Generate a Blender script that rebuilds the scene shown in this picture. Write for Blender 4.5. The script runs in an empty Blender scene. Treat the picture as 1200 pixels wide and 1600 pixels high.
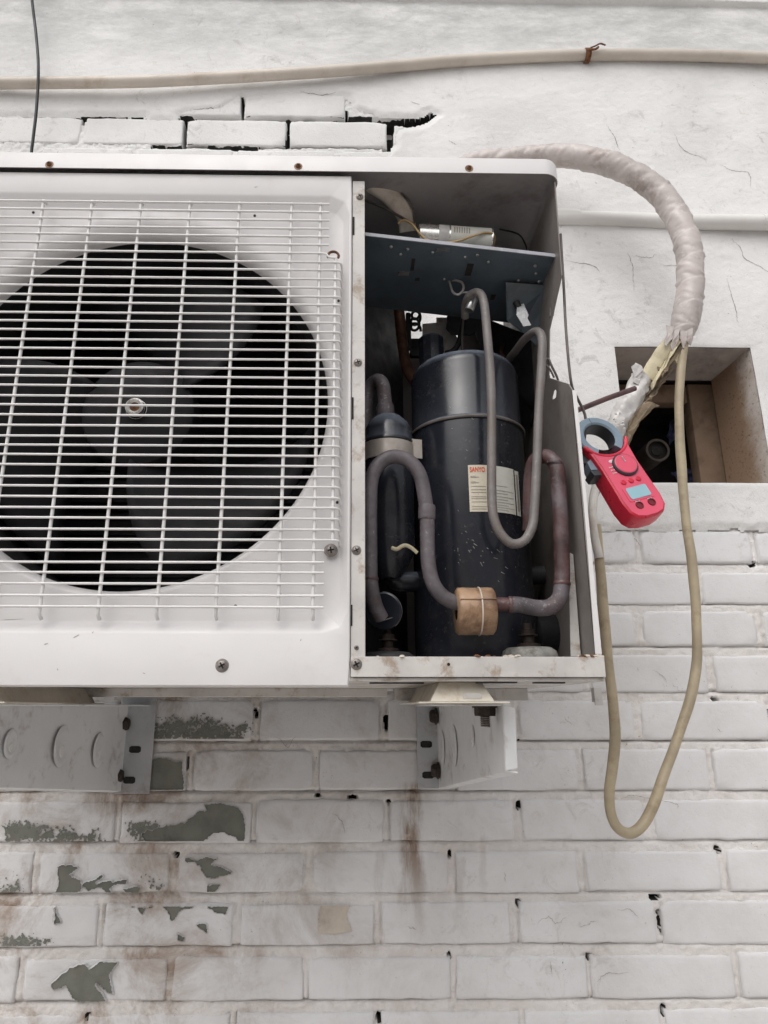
import bpy, bmesh, math, random
import numpy as np
from mathutils import Vector, Matrix

# ------------------------------------------------------------------ camera, sky, sun, exposure
H = 1.55                      # camera height above the ground
F, PX, PY, DC = 1069.0, 565.0, 800.0, 0.68
TH, PS = math.radians(15.9), math.radians(0.95)
scene = bpy.context.scene
col = scene.collection
cam_data = bpy.data.cameras.new('camera')
cam_data.sensor_width = 36
cam_data.lens = F / 1600 * 36
cam_data.shift_x = (600 - PX) / 1600
cam_data.clip_start = 0.01
cam_data.clip_end = 500
cam = bpy.data.objects.new('camera', cam_data)
cam.location = (0, -DC, H)
cam.rotation_euler = (math.pi / 2 + TH, 0, -PS)
col.objects.link(cam)
scene.camera = cam

SUN_EL, SUN_AZ = math.radians(52), math.radians(205)   # azimuth clockwise from +Y
world = bpy.data.worlds.new('World')
scene.world = world
world.use_nodes = True
wn = world.node_tree
bg = wn.nodes['Background']
sky = wn.nodes.new('ShaderNodeTexSky')
sky.sky_type = 'NISHITA'
sky.sun_disc = False
sky.sun_elevation = SUN_EL
sky.sun_rotation = SUN_AZ
sky.air_density = 1.0
sky.dust_density = 4.0
sky.ozone_density = 0.6
hs = wn.nodes.new('ShaderNodeHueSaturation')
hs.inputs['Saturation'].default_value = 0.22
wn.links.new(sky.outputs['Color'], hs.inputs['Color'])
wn.links.new(hs.outputs['Color'], bg.inputs['Color'])
bg.inputs['Strength'].default_value = 0.15
sun_data = bpy.data.lights.new('sun', 'SUN')
sun_data.energy = 0.8
sun_data.angle = math.radians(70)
sun_data.color = (1.0, 0.965, 0.93)
sun = bpy.data.objects.new('sun', sun_data)
sdir = Vector((math.sin(SUN_AZ) * math.cos(SUN_EL), math.cos(SUN_AZ) * math.cos(SUN_EL), math.sin(SUN_EL)))
sun.rotation_euler = (-sdir).to_track_quat('-Z', 'Y').to_euler()
sun.location = (0, -3, 6)
col.objects.link(sun)
scene.view_settings.view_transform = 'Standard'
scene.view_settings.look = 'None'
scene.view_settings.gamma = 1
scene.view_settings.exposure = 0.12
scene.render.engine = 'CYCLES'
scene.cycles.max_bounces = 8

# ------------------------------------------------------------------ helpers
fwd = Vector((math.sin(PS) * math.cos(TH), math.cos(PS) * math.cos(TH), math.sin(TH)))
rgt = Vector((math.cos(PS), -math.sin(PS), 0))
upv = rgt.cross(fwd)


def ray(u, v):
    return fwd + rgt * ((u - PX) / F) + upv * ((PY - v) / F)


def P(u, v, Y):
    """measured sight line (photo pixel) met with the vertical plane at depth Y: a world point"""
    d = ray(u, v)
    k = (Y + DC) / d.y
    return Vector((d.x * k, Y, d.z * k + H))


def PXP(u, v, X):
    """the same sight line met with the side plane at X"""
    d = ray(u, v)
    k = X / d.x
    return Vector((X, -DC + d.y * k, d.z * k + H))


def pts(*a):
    return [P(*p) for p in a]


def hash2(ix, iz, s):
    n = (ix * 374761393 + iz * 668265263 + s * 974711) & 0xffffffff
    n = ((n ^ (n >> 13)) * 1274126177) & 0xffffffff
    return ((n ^ (n >> 16)) & 0xffff) / 65535.0


def vnoise(x, z, s=0):
    x = np.asarray(x, dtype=np.float64); z = np.asarray(z, dtype=np.float64)
    ix = np.floor(x).astype(np.int64); iz = np.floor(z).astype(np.int64)
    fx = x - ix; fz = z - iz
    fx = fx * fx * (3 - 2 * fx); fz = fz * fz * (3 - 2 * fz)
    a = hash2(ix, iz, s); b = hash2(ix + 1, iz, s); c = hash2(ix, iz + 1, s); d = hash2(ix + 1, iz + 1, s)
    return (a * (1 - fx) + b * fx) * (1 - fz) + (c * (1 - fx) + d * fx) * fz


def fbm(x, z, f, o=4, s=0):
    x = np.asarray(x, dtype=np.float64); z = np.asarray(z, dtype=np.float64)
    t = 0; a = 0.5; n = 0
    for i in range(o):
        t = t + a * (vnoise(x * f, z * f, s + i) - 0.5); n += a; a *= 0.5; f *= 2.03
    return t / n * 2           # about -1..1


class MB:
    def __init__(self):
        self.v = []; self.f = []

    def add(self, v, f):
        o = len(self.v)
        self.v += [tuple(p) for p in v]
        self.f += [tuple(i + o for i in q) for q in f]
        return self

    def box(self, x0, x1, y0, y1, z0, z1, bev=0.0, seg=2):
        if bev <= 0:
            v = [(x, y, z) for z in (z0, z1) for y in (y0, y1) for x in (x0, x1)]
            return self.add(v, [(0, 2, 3, 1), (4, 5, 7, 6), (0, 1, 5, 4), (2, 6, 7, 3), (0, 4, 6, 2), (1, 3, 7, 5)])
        bm = bmesh.new()
        bmesh.ops.create_cube(bm, size=1)
        for p in bm.verts:
            p.co = Vector(((x0 + x1) / 2 + p.co.x * (x1 - x0), (y0 + y1) / 2 + p.co.y * (y1 - y0), (z0 + z1) / 2 + p.co.z * (z1 - z0)))
        bmesh.ops.bevel(bm, geom=bm.edges[:] + bm.verts[:], offset=bev, segments=seg, affect='EDGES', profile=0.5)
        return self.addbm(bm)

    def addbm(self, bm):
        bm.verts.index_update()
        self.add([p.co[:] for p in bm.verts], [[q.index for q in fa.verts] for fa in bm.faces])
        bm.free()
        return self

    def tube(self, path, r, n=12, cap=True, rfun=None, flat=1.0):
        path = [Vector(p) for p in path]
        t0 = (path[1] - path[0]).normalized()
        ref = Vector((0, 0, 1)) if abs(t0.z) < 0.9 else Vector((1, 0, 0))
        nrm = (ref - t0 * ref.dot(t0)).normalized()
        vs = []; L = len(path); s = 0
        for i, p in enumerate(path):
            t = (path[min(i + 1, L - 1)] - path[max(i - 1, 0)])
            t = t.normalized() if t.length > 1e-9 else t0
            nrm = nrm - t * nrm.dot(t)
            nrm = nrm.normalized() if nrm.length > 1e-9 else t.orthogonal().normalized()
            b = t.cross(nrm)
            if i: s += (p - path[i - 1]).length
            for k in range(n):
                a = 2 * math.pi * k / n
                rr = r if rfun is None else rfun(s, a)
                vs.append(p + nrm * (math.cos(a) * rr) + b * (math.sin(a) * rr * flat))
        fs = [(i * n + k, i * n + (k + 1) % n, (i + 1) * n + (k + 1) % n, (i + 1) * n + k) for i in range(L - 1) for k in range(n)]
        if cap:
            fs += [tuple(reversed(range(n))), tuple(range((L - 1) * n, L * n))]
        return self.add(vs, fs)

    def lathe(self, prof, origin=(0, 0, 0), axis=(0, 0, 1), n=32, close=True):
        """prof: (radius, height along axis)"""
        ax = Vector(axis).normalized()
        u = ax.orthogonal().normalized(); w = ax.cross(u); o = Vector(origin)
        vs = []
        for r, h in prof:
            for k in range(n):
                a = 2 * math.pi * k / n
                vs.append(o + ax * h + (u * math.cos(a) + w * math.sin(a)) * max(r, 1e-5))
        m = len(prof)
        fs = [(i * n + k, i * n + (k + 1) % n, (i + 1) * n + (k + 1) % n, (i + 1) * n + k) for i in range(m - 1) for k in range(n)]
        if close:
            fs += [tuple(reversed(range(n))), tuple(range((m - 1) * n, m * n))]
        return self.add(vs, fs)

    def prism(self, poly, d):
        """closed outline extruded by the vector d"""
        n = len(poly); d = Vector(d)
        v = [Vector(p) for p in poly] + [Vector(p) + d for p in poly]
        return self.add(v, [tuple(reversed(range(n))), tuple(range(n, 2 * n))] + [(i, (i + 1) % n, n + (i + 1) % n, n + i) for i in range(n)])

    def build(self, name, m, parent=None, smooth=40, bevel=0, label=None, recalc=True):
        me = bpy.data.meshes.new(name)
        me.from_pydata(self.v, [], self.f)
        if recalc or bevel:
            bm = bmesh.new(); bm.from_mesh(me)
            bmesh.ops.recalc_face_normals(bm, faces=bm.faces)
            bm.to_mesh(me); bm.free()
        o = bpy.data.objects.new(name, me)
        col.objects.link(o)
        if m is not None:
            me.materials.append(m)
        if smooth:
            me.polygons.foreach_set('use_smooth', [True] * len(me.polygons))
            me.set_sharp_from_angle(angle=math.radians(smooth))
        if bevel:
            md = o.modifiers.new('bevel', 'BEVEL'); md.width = bevel; md.segments = 2; md.limit_method = 'ANGLE'
        if parent is not None:
            o.parent = parent
            if parent.type == 'EMPTY' or True:
                o.matrix_parent_inverse = PW[parent.name].inverted() if parent.name in PW else Matrix.Identity(4)
        if label:
            o['label'] = label
        return o


PW = {}


def thing(name, loc, label, cat, group=None):
    o = bpy.data.objects.new(name, None)
    o.empty_display_size = 0.05
    o.location = loc
    col.objects.link(o)
    PW[o.name] = Matrix.Translation(Vector(loc))
    o['label'] = label; o['category'] = cat
    if group: o['group'] = group
    return o


def tag(o, label, cat, group=None):
    o['label'] = label; o['category'] = cat
    if group: o['group'] = group
    return o


def smoothpath(p, n=8):
    """Catmull-Rom through the points"""
    p = [Vector(q) for q in p]
    q = [p[0] * 2 - p[1]] + p + [p[-1] * 2 - p[-2]]
    out = []
    for i in range(1, len(q) - 2):
        a, b, c, d = q[i - 1], q[i], q[i + 1], q[i + 2]
        for k in range(n):
            t = k / n
            out.append(0.5 * ((2 * b) + (c - a) * t + (2 * a - 5 * b + 4 * c - d) * t * t + (3 * b - a - 3 * c + d) * t ** 3))
    out.append(p[-1])
    return out


def ell(c, r, n=20, ax=(1, 0, 0), ay=(0, 0, 1), ry=None):
    ry = r if ry is None else ry
    return [Vector(c) + Vector(ax) * r * math.cos(2 * math.pi * k / n) + Vector(ay) * ry * math.sin(2 * math.pi * k / n) for k in range(n)]


# ------------------------------------------------------------------ materials
class NT:
    def __init__(self, name):
        self.m = bpy.data.materials.new(name); self.m.use_nodes = True
        self.t = self.m.node_tree
        self.bsdf = self.t.nodes['Principled BSDF']
        g = self.t.nodes.new('ShaderNodeNewGeometry')
        self.pos = g.outputs['Position']
        sep = self.t.nodes.new('ShaderNodeSeparateXYZ'); self.link(self.pos, sep.inputs[0])
        self.x, self.y, self.z = sep.outputs
        self.nz = g.outputs['Normal']

    def link(self, a, b): self.t.links.new(a, b)

    def val(self, s, v):
        if hasattr(v, 'is_linked') or isinstance(v, bpy.types.NodeSocket): self.link(v, s)
        elif isinstance(v, (tuple, list)) and len(v) == 3 and s.type == 'RGBA': s.default_value = (*v, 1)
        else: s.default_value = v

    def math(self, op, a, b=0.0, c=0.0, clamp=False):
        n = self.t.nodes.new('ShaderNodeMath'); n.operation = op; n.use_clamp = clamp
        self.val(n.inputs[0], a); self.val(n.inputs[1], b)
        if op in ('MULTIPLY_ADD',): self.val(n.inputs[2], c)
        return n.outputs[0]

    def noise(self, scale, detail=4, rough=0.6, vec=None, dist=0.0, stretch=None):
        n = self.t.nodes.new('ShaderNodeTexNoise')
        v = vec or self.pos
        if stretch:
            mp = self.t.nodes.new('ShaderNodeMapping'); mp.inputs['Scale'].default_value = stretch
            self.link(v, mp.inputs['Vector']); v = mp.outputs[0]
        self.link(v, n.inputs['Vector'])
        n.inputs['Scale'].default_value = scale; n.inputs['Detail'].default_value = detail
        n.inputs['Roughness'].default_value = rough; n.inputs['Distortion'].default_value = dist
        return n.outputs['Fac']

    def ramp(self, v, a, b, lo=0.0, hi=1.0):
        n = self.t.nodes.new('ShaderNodeMapRange'); n.interpolation_type = 'SMOOTHSTEP'
        self.val(n.inputs['Value'], v)
        n.inputs['From Min'].default_value = a; n.inputs['From Max'].default_value = b
        n.inputs['To Min'].default_value = lo; n.inputs['To Max'].default_value = hi
        return n.outputs['Result']

    def mix(self, f, a, b):
        n = self.t.nodes.new('ShaderNodeMix'); n.data_type = 'RGBA'
        self.val(n.inputs[0], f); self.val(n.inputs[6], a); self.val(n.inputs[7], b)
        return n.outputs[2]

    def bump(self, h, strength=0.3, dist=0.002, prev=None):
        n = self.t.nodes.new('ShaderNodeBump')
        n.inputs['Strength'].default_value = strength; n.inputs['Distance'].default_value = dist
        self.link(h, n.inputs['Height'])
        if prev is not None: self.link(prev, n.inputs['Normal'])
        return n.outputs['Normal']

    def out(self, color=None, rough=None, metal=None, normal=None, spec=None):
        for k, v in (('Base Color', color), ('Roughness', rough), ('Metallic', metal), ('Normal', normal), ('Specular IOR Level', spec)):
            if v is not None: self.val(self.bsdf.inputs[k], v)
        return self.m


def simple(name, c, rough=0.5, metal=0.0, var=0.12, vs=12, dirt=None, damt=0.5, ds=25, bump=0.1, bs=400, rvar=0.1, spec=None, dlo=0.5, dhi=0.68, chalk=None, camt=0.6, dust_sheen=None):
    n = NT(name)
    a = n.noise(vs, 5)
    c2 = tuple(max(0, x * (1 - 2 * var)) for x in c)
    cc = n.mix(n.ramp(a, 0.35, 0.7), c, c2)
    if dirt:
        d = n.noise(ds, 8, 0.7, dist=0.3)
        cc = n.mix(n.math('MULTIPLY', n.ramp(d, dlo, dhi), damt), cc, dirt)
    if chalk:
        k = n.math('MULTIPLY', n.ramp(n.noise(170, 5, 0.7), 0.56, 0.68), n.ramp(n.noise(20, 3), 0.42, 0.6))
        cc = n.mix(n.math('MULTIPLY', k, camt), cc, chalk)
    if dust_sheen:      # dusty pale tone painting the sky's sheen onto upward-facing shoulders
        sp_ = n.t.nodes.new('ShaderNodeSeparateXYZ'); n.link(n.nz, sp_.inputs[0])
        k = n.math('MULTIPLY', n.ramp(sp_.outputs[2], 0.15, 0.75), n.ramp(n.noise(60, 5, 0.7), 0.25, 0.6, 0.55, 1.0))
        cc = n.mix(k, cc, dust_sheen)
    f = n.noise(bs, 3)
    nm = n.bump(f, bump, 0.0008) if bump else None
    rg = n.ramp(n.noise(vs * 3, 4), 0.3, 0.7, max(0.05, rough - rvar), min(1, rough + rvar))
    return n.out(cc, rg, metal, nm, spec)


def wall_paint(name, base, dark, speck=0.35, bumpk=0.5, warm=0.5, weather=0.0, grime=0.4):
    n = NT(name)
    c = n.mix(n.ramp(n.noise(6, 5), 0.35, 0.68), base, dark)
    # brown grime in soft clouds, heavier towards the left end of the wall
    left = n.ramp(n.x, 0.25, -0.45)
    g = n.ramp(n.noise(9, 8, 0.72, dist=0.6), 0.42, 0.72)
    low = n.ramp(n.z, H + 0.35, H + 0.02)
    g = n.math('MULTIPLY', g, n.math('MULTIPLY', low, n.math('MULTIPLY_ADD', left, 0.85 * warm, 0.16 * warm)))
    c = n.mix(g, c, (0.33, 0.25, 0.195))
    # rust and dirt streaks below the two brackets
    for x0, w, zt, zb, k in ((0.094, 0.022, -0.115, -0.36, 0.95), (-0.03, 0.012, -0.2, -0.3, 0.18), (0.20, 0.008, -0.19, -0.29, 0.16),
                             (0.165, 0.009, -0.22, -0.33, 0.2), (0.045, 0.010, -0.21, -0.36, 0.25), (-0.345, 0.07, -0.09, -0.165, 0.75)):
        ww = n.math('MULTIPLY_ADD', n.noise(22, 3), 0.03, x0 - 0.015)
        dx = n.math('ABSOLUTE', n.math('SUBTRACT', n.x, ww))
        mx = n.ramp(dx, w, w * 0.35)
        mz = n.math('MULTIPLY', n.ramp(n.z, H + zt + 0.008, H + zt - 0.004), n.ramp(n.z, H + zb, H + zt - 0.05))
        s = n.ramp(n.noise(30, 6, 0.7, stretch=(1.5, 1, 0.25)), 0.3, 0.62)
        c = n.mix(n.math('MULTIPLY', n.math('MULTIPLY', mx, mz), n.math('MULTIPLY', s, k)), c, (0.21, 0.125, 0.07))
    if weather:
        # grey weathering of the concrete band high on the wall
        mz = n.math('MULTIPLY', n.ramp(n.z, H + 1.22, H + 1.42), n.ramp(n.z, H + 1.468, H + 1.455))
        s = n.ramp(n.noise(14, 8, 0.75, stretch=(0.5, 1, 1.2)), 0.28, 0.68)
        c = n.mix(n.math('MULTIPLY', n.math('MULTIPLY', mz, s), weather), c, (0.40, 0.41, 0.40))
    # grey grime in sharper-edged patches
    gr = n.math('MULTIPLY', n.ramp(n.noise(28, 9, 0.78, dist=0.8), 0.53, 0.66), n.ramp(n.noise(3.2, 3), 0.42, 0.62))
    c = n.mix(n.math('MULTIPLY', gr, grime), c, (0.34, 0.32, 0.30))
    # flakes where an older, creamier coat shows
    fl = n.ramp(n.noise(45, 6, 0.7, dist=1.2), 0.64, 0.66)
    c = n.mix(n.math('MULTIPLY', fl, 0.35), c, (0.62, 0.56, 0.49))
    # dark specks and pits
    sp = n.ramp(n.noise(210, 5, 0.7), 0.635, 0.70)
    sp = n.math('MULTIPLY', sp, n.ramp(n.noise(11, 4), 0.45, 0.66))
    c = n.mix(n.math('MULTIPLY', sp, speck), c, (0.13, 0.11, 0.095))
    b1 = n.bump(n.noise(330, 4, 0.65), bumpk, 0.0012)
    b2 = n.bump(n.noise(90, 6, 0.66), bumpk, 0.0024, b1)
    b3 = n.bump(fl, 0.25, 0.0006, b2)
    return n.out(c, 0.82, 0, b3, 0.25)


M = {}
M['brick'] = wall_paint('painted_brick', (0.735, 0.735, 0.74), (0.655, 0.65, 0.65), 0.8, 0.34, 0.9, 0.0, 0.30)
M['mortar'] = wall_paint('painted_mortar', (0.79, 0.765, 0.745), (0.69, 0.66, 0.635), 0.9, 0.8, 1.3, 0.0, 0.3)
M['plaster'] = wall_paint('painted_plaster', (0.77, 0.765, 0.755), (0.67, 0.665, 0.655), 0.8, 0.55, 0.3, 0.75, 0.45)
M['bare'] = simple('bare_grey_brick', (0.185, 0.190, 0.162), 0.85, var=0.12, vs=40, bump=0.4, bs=500, dirt=(0.22, 0.19, 0.16), damt=0.4, ds=60)
M['void'] = simple('dark_gap', (0.03, 0.027, 0.024), 0.95, var=0.3, vs=80)  # near-black colour painted in for the shade inside gaps and holes
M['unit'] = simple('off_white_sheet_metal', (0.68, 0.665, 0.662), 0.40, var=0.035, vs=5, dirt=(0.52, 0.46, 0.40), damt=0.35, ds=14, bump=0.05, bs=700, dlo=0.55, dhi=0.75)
M['unit_dirty'] = simple('stained_sheet_metal', (0.60, 0.575, 0.55), 0.5, var=0.10, vs=18, dirt=(0.27, 0.19, 0.12), damt=0.75, ds=38, bump=0.12, bs=300, dlo=0.50, dhi=0.66)
M['wire'] = simple('white_coated_wire', (0.74, 0.73, 0.72), 0.35, var=0.05, vs=30, bump=0.0)
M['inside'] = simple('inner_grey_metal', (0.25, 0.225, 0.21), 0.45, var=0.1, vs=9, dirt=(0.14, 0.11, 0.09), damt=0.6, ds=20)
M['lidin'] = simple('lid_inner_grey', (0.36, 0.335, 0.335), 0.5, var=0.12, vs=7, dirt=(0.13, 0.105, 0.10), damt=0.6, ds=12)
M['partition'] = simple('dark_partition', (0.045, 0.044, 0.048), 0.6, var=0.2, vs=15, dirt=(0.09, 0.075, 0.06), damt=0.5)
M['shelf'] = simple('blue_grey_steel', (0.105, 0.135, 0.162), 0.42, metal=0.0, var=0.15, vs=14, dirt=(0.05, 0.045, 0.04), damt=0.5, ds=18)
M['steel'] = simple('galvanised_steel', (0.55, 0.55, 0.55), 0.35, metal=0.8, var=0.12, vs=35, dirt=(0.3, 0.27, 0.24), damt=0.4)
M['bright'] = simple('bright_aluminium', (0.75, 0.74, 0.71), 0.25, metal=0.9, var=0.08, vs=25, dirt=(0.5, 0.4, 0.25), damt=0.3)
M['band'] = simple('dull_zinc_band', (0.42, 0.375, 0.335), 0.45, metal=0.35, var=0.12, vs=30, dirt=(0.2, 0.15, 0.11), damt=0.5)
M['lip'] = simple('pale_blue_grey_edge', (0.40, 0.41, 0.45), 0.5, var=0.08, vs=40, dirt=(0.2, 0.19, 0.18), damt=0.4)
M['screw'] = simple('weathered_screw', (0.30, 0.27, 0.25), 0.45, metal=0.7, var=0.2, vs=200)
M['rust'] = simple('rust', (0.20, 0.085, 0.035), 0.9, var=0.35, vs=150, bump=0.5, bs=600)
M['rust2'] = simple('pale_rust_stain', (0.42, 0.27, 0.18), 0.8, var=0.3, vs=200)
M['fan'] = simple('dark_grey_fan_plastic', (0.0100, 0.0090, 0.0110), 0.6, var=0.2, vs=12, dirt=(0.020, 0.0185, 0.020), damt=0.6, ds=9, spec=0.22)
M['black'] = simple('black_rubber', (0.016, 0.016, 0.018), 0.55, var=0.2, vs=20)
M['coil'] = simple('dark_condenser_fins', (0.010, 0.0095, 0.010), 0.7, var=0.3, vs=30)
M['comp'] = simple('black_compressor_enamel', (0.0175, 0.0195, 0.0265), 0.22, var=0.15, vs=10, dirt=(0.05, 0.05, 0.056), damt=0.3, ds=22, bump=0.06, bs=160, rvar=0.06, chalk=(0.11, 0.105, 0.10), camt=0.35, dust_sheen=(0.17, 0.195, 0.235))
M['pipe'] = simple('oxidised_copper_pipe', (0.130, 0.113, 0.124), 0.55, var=0.25, vs=30, dirt=(0.06, 0.035, 0.032), damt=0.7, ds=20, bump=0.5, bs=220, chalk=(0.34, 0.32, 0.33))
M['pipe_grey'] = simple('grey_painted_pipe', (0.185, 0.168, 0.162), 0.5, var=0.12, vs=30, dirt=(0.15, 0.12, 0.10), damt=0.75, ds=18, bump=0.5, bs=220, chalk=(0.33, 0.30, 0.28))
M['pipe_rust'] = simple('dull_copper_pipe', (0.105, 0.052, 0.050), 0.5, var=0.3, vs=30, dirt=(0.16, 0.135, 0.15), damt=0.7, ds=16, bump=0.5, bs=220, chalk=(0.3, 0.27, 0.27))
M['copper'] = simple('dark_copper', (0.22, 0.115, 0.075), 0.4, metal=0.6, var=0.2, vs=60, dirt=(0.07, 0.045, 0.035), damt=0.6)
M['tape'] = simple('brown_tape', (0.40, 0.255, 0.155), 0.38, var=0.2, vs=28, dirt=(0.13, 0.065, 0.035), damt=0.85, ds=24, bump=0.3, bs=220)
M['paper'] = simple('yellowed_paper', (0.62, 0.56, 0.45), 0.45, var=0.06, vs=30, dirt=(0.4, 0.3, 0.2), damt=0.35)
M['paper2'] = simple('white_paper', (0.62, 0.62, 0.56), 0.4, var=0.06, vs=30, dirt=(0.4, 0.3, 0.2), damt=0.2)
M['orange'] = simple('orange_red_print', (0.65, 0.085, 0.02), 0.5, var=0.1, bump=0)
M['ink'] = simple('grey_print', (0.30, 0.27, 0.23), 0.6, var=0.1, bump=0)
M['dust'] = simple('dust_marks', (0.36, 0.34, 0.32), 0.7, var=0.2, vs=60, bump=0)
M['foot'] = simple('cream_galvanised_foot', (0.62, 0.575, 0.49), 0.4, var=0.08, vs=18, dirt=(0.36, 0.23, 0.11), damt=0.65, ds=26)
M['bracket'] = simple('grey_white_powder_coat', (0.68, 0.685, 0.69), 0.38, var=0.05, vs=10, dirt=(0.24, 0.18, 0.14), damt=0.55, ds=22, dlo=0.52, dhi=0.7)
M['bracket_plate'] = simple('galvanised_plate', (0.46, 0.47, 0.485), 0.42, metal=0.15, var=0.08, vs=14, dirt=(0.22, 0.17, 0.13), damt=0.55, ds=24)  # contrast between plate and web put into the colour: plate darker grey
M['nut'] = simple('dark_rusty_nut', (0.05, 0.035, 0.028), 0.7, metal=0.3, var=0.3, vs=120, bump=0.4)
M['rubber_grey'] = simple('chalky_rubber', (0.30, 0.295, 0.27), 0.85, var=0.2, vs=60, dirt=(0.08, 0.07, 0.06), damt=0.7, ds=70, bump=0.4)
M['wrap'] = simple('grey_pvc_tape', (0.53, 0.475, 0.45), 0.42, var=0.12, vs=14, dirt=(0.27, 0.205, 0.175), damt=0.75, ds=13, bump=0.45, bs=110, chalk=(0.68, 0.66, 0.64), camt=0.5)
M['foam'] = simple('yellowed_foam', (0.63, 0.565, 0.40), 0.9, var=0.12, vs=30, dirt=(0.32, 0.23, 0.13), damt=0.5, ds=30, bump=0.5, bs=260)
M['foam_brown'] = simple('weathered_foam', (0.29, 0.225, 0.155), 0.95, var=0.25, vs=45, dirt=(0.10, 0.07, 0.045), damt=0.7, ds=50, bump=0.8, bs=220)
M['foil'] = simple('crumpled_foil_tape', (0.66, 0.64, 0.62), 0.5, metal=0.15, var=0.15, vs=60, dirt=(0.36, 0.30, 0.27), damt=0.4, ds=50, bump=0.6, bs=120)
M['cable'] = simple('aged_beige_cable', (0.46, 0.385, 0.265), 0.5, var=0.15, vs=14, dirt=(0.22, 0.16, 0.09), damt=0.55, ds=18, bump=0.1)
M['cable_white'] = simple('dusty_white_sheath', (0.62, 0.60, 0.56), 0.6, var=0.12, vs=20, dirt=(0.4, 0.33, 0.25), damt=0.5, ds=24)
M['hose'] = simple('cream_plastic_conduit', (0.60, 0.535, 0.465), 0.45, var=0.10, vs=7, dirt=(0.38, 0.29, 0.22), damt=0.55, ds=9, bump=0.08)
M['pvc'] = simple('painted_white_conduit', (0.74, 0.725, 0.70), 0.5, var=0.05, vs=10, dirt=(0.55, 0.36, 0.14), damt=0.45, ds=7, dlo=0.6, dhi=0.75)
M['blackwire'] = simple('black_cable', (0.009, 0.009, 0.010), 0.5, var=0.1)
M['greywire'] = simple('dull_grey_wire', (0.16, 0.14, 0.13), 0.5, var=0.2, vs=40)
M['tie'] = simple('pale_tie_wire', (0.52, 0.49, 0.47), 0.5, var=0.15, vs=40)
M['yellowwire'] = simple('faded_yellow_wire', (0.55, 0.37, 0.16), 0.45, var=0.15, vs=40, dirt=(0.5, 0.46, 0.4), damt=0.7, ds=30)
M['cream'] = simple('dusty_cream_sleeve', (0.60, 0.53, 0.45), 0.6, var=0.12, vs=25, dirt=(0.28, 0.21, 0.15), damt=0.5)
M['sleeve'] = simple('dusty_white_sleeve', (0.78, 0.70, 0.61), 0.6, var=0.10, vs=25, dirt=(0.42, 0.33, 0.24), damt=0.5)
M['red'] = simple('red_meter_plastic', (0.60, 0.016, 0.045), 0.36, var=0.06, vs=30, bump=0.05)
M['pink'] = simple('red_face_plastic', (0.70, 0.085, 0.15), 0.42, var=0.05, vs=30, bump=0.05)
M['darkred'] = simple('dark_red_socket', (0.16, 0.005, 0.012), 0.5, var=0.1)
M['jaw'] = simple('blue_grey_plastic', (0.20, 0.27, 0.335), 0.42, var=0.06, vs=30, bump=0.08)
M['jawdark'] = simple('charcoal_plastic', (0.035, 0.038, 0.046), 0.45, var=0.1)
M['screen'] = simple('pale_blue_display', (0.30, 0.50, 0.57), 0.2, var=0.04, bump=0)
M['whiteprint'] = simple('white_print', (0.75, 0.62, 0.64), 0.5, var=0.05, bump=0)
M['recess'] = simple('recess_plaster', (0.42, 0.33, 0.27), 0.9, var=0.15, vs=10, dirt=(0.16, 0.085, 0.045), damt=0.8, ds=10, bump=0.6, bs=160, dlo=0.42, dhi=0.62)
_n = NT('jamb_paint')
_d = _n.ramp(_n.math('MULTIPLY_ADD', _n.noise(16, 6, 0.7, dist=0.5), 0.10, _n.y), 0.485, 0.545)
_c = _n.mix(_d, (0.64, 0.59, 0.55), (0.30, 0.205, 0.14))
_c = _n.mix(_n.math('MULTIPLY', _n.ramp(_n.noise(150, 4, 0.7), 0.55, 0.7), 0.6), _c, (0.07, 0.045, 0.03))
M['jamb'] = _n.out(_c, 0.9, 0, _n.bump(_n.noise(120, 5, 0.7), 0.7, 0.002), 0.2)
M['recess_top'] = simple('recess_soffit', (0.42, 0.37, 0.34), 0.9, var=0.2, vs=10, dirt=(0.10, 0.08, 0.07), damt=0.6, ds=8, bump=0.5)
M['wood'] = simple('brown_frame', (0.20, 0.135, 0.09), 0.8, var=0.2, vs=14, dirt=(0.09, 0.055, 0.035), damt=0.7, ds=18, bump=0.4)
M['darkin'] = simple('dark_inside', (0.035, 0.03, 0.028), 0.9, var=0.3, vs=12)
M['dustytin'] = simple('dusty_tin', (0.075, 0.062, 0.052), 0.85, var=0.2, vs=30, dirt=(0.09, 0.07, 0.06), damt=0.5)
M['bluecloth'] = simple('blue_cloth', (0.13, 0.14, 0.28), 0.9, var=0.3, vs=40, bump=0.4, bs=300)
M['facing'] = simple('grey_render', (0.74, 0.71, 0.68), 0.9, var=0.06, vs=2, dirt=(0.25, 0.22, 0.2), damt=0.4, ds=3)
M['ground'] = simple('concrete_ground', (0.60, 0.565, 0.53), 0.9, var=0.15, vs=2, dirt=(0.2, 0.18, 0.16), damt=0.5, ds=4, bump=0.4, bs=60)

# ------------------------------------------------------------------ ground
g = MB().add([(-60, -60, 0), (60, -60, 0), (60, 60, 0), (-60, 60, 0)], [(0, 1, 2, 3)]).build('ground', M['ground'], smooth=0)
g['kind'] = 'structure'
# unseen wall added behind the camera: it keeps the low sky off the wall
fw = MB().box(-14, 14, -6.0, -5.8, 0, 3.1)
fw.box(-14, 14, -5.8, -5.72, 2.9, 3.1)
for i in range(-4, 5):
    fw.box(i * 3 - 0.6, i * 3 + 0.6, -5.8, -5.76, 1.0, 1.1)
fwo = fw.build('facing_wall', M['facing'], smooth=0)
fwo['kind'] = 'structure'

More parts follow.
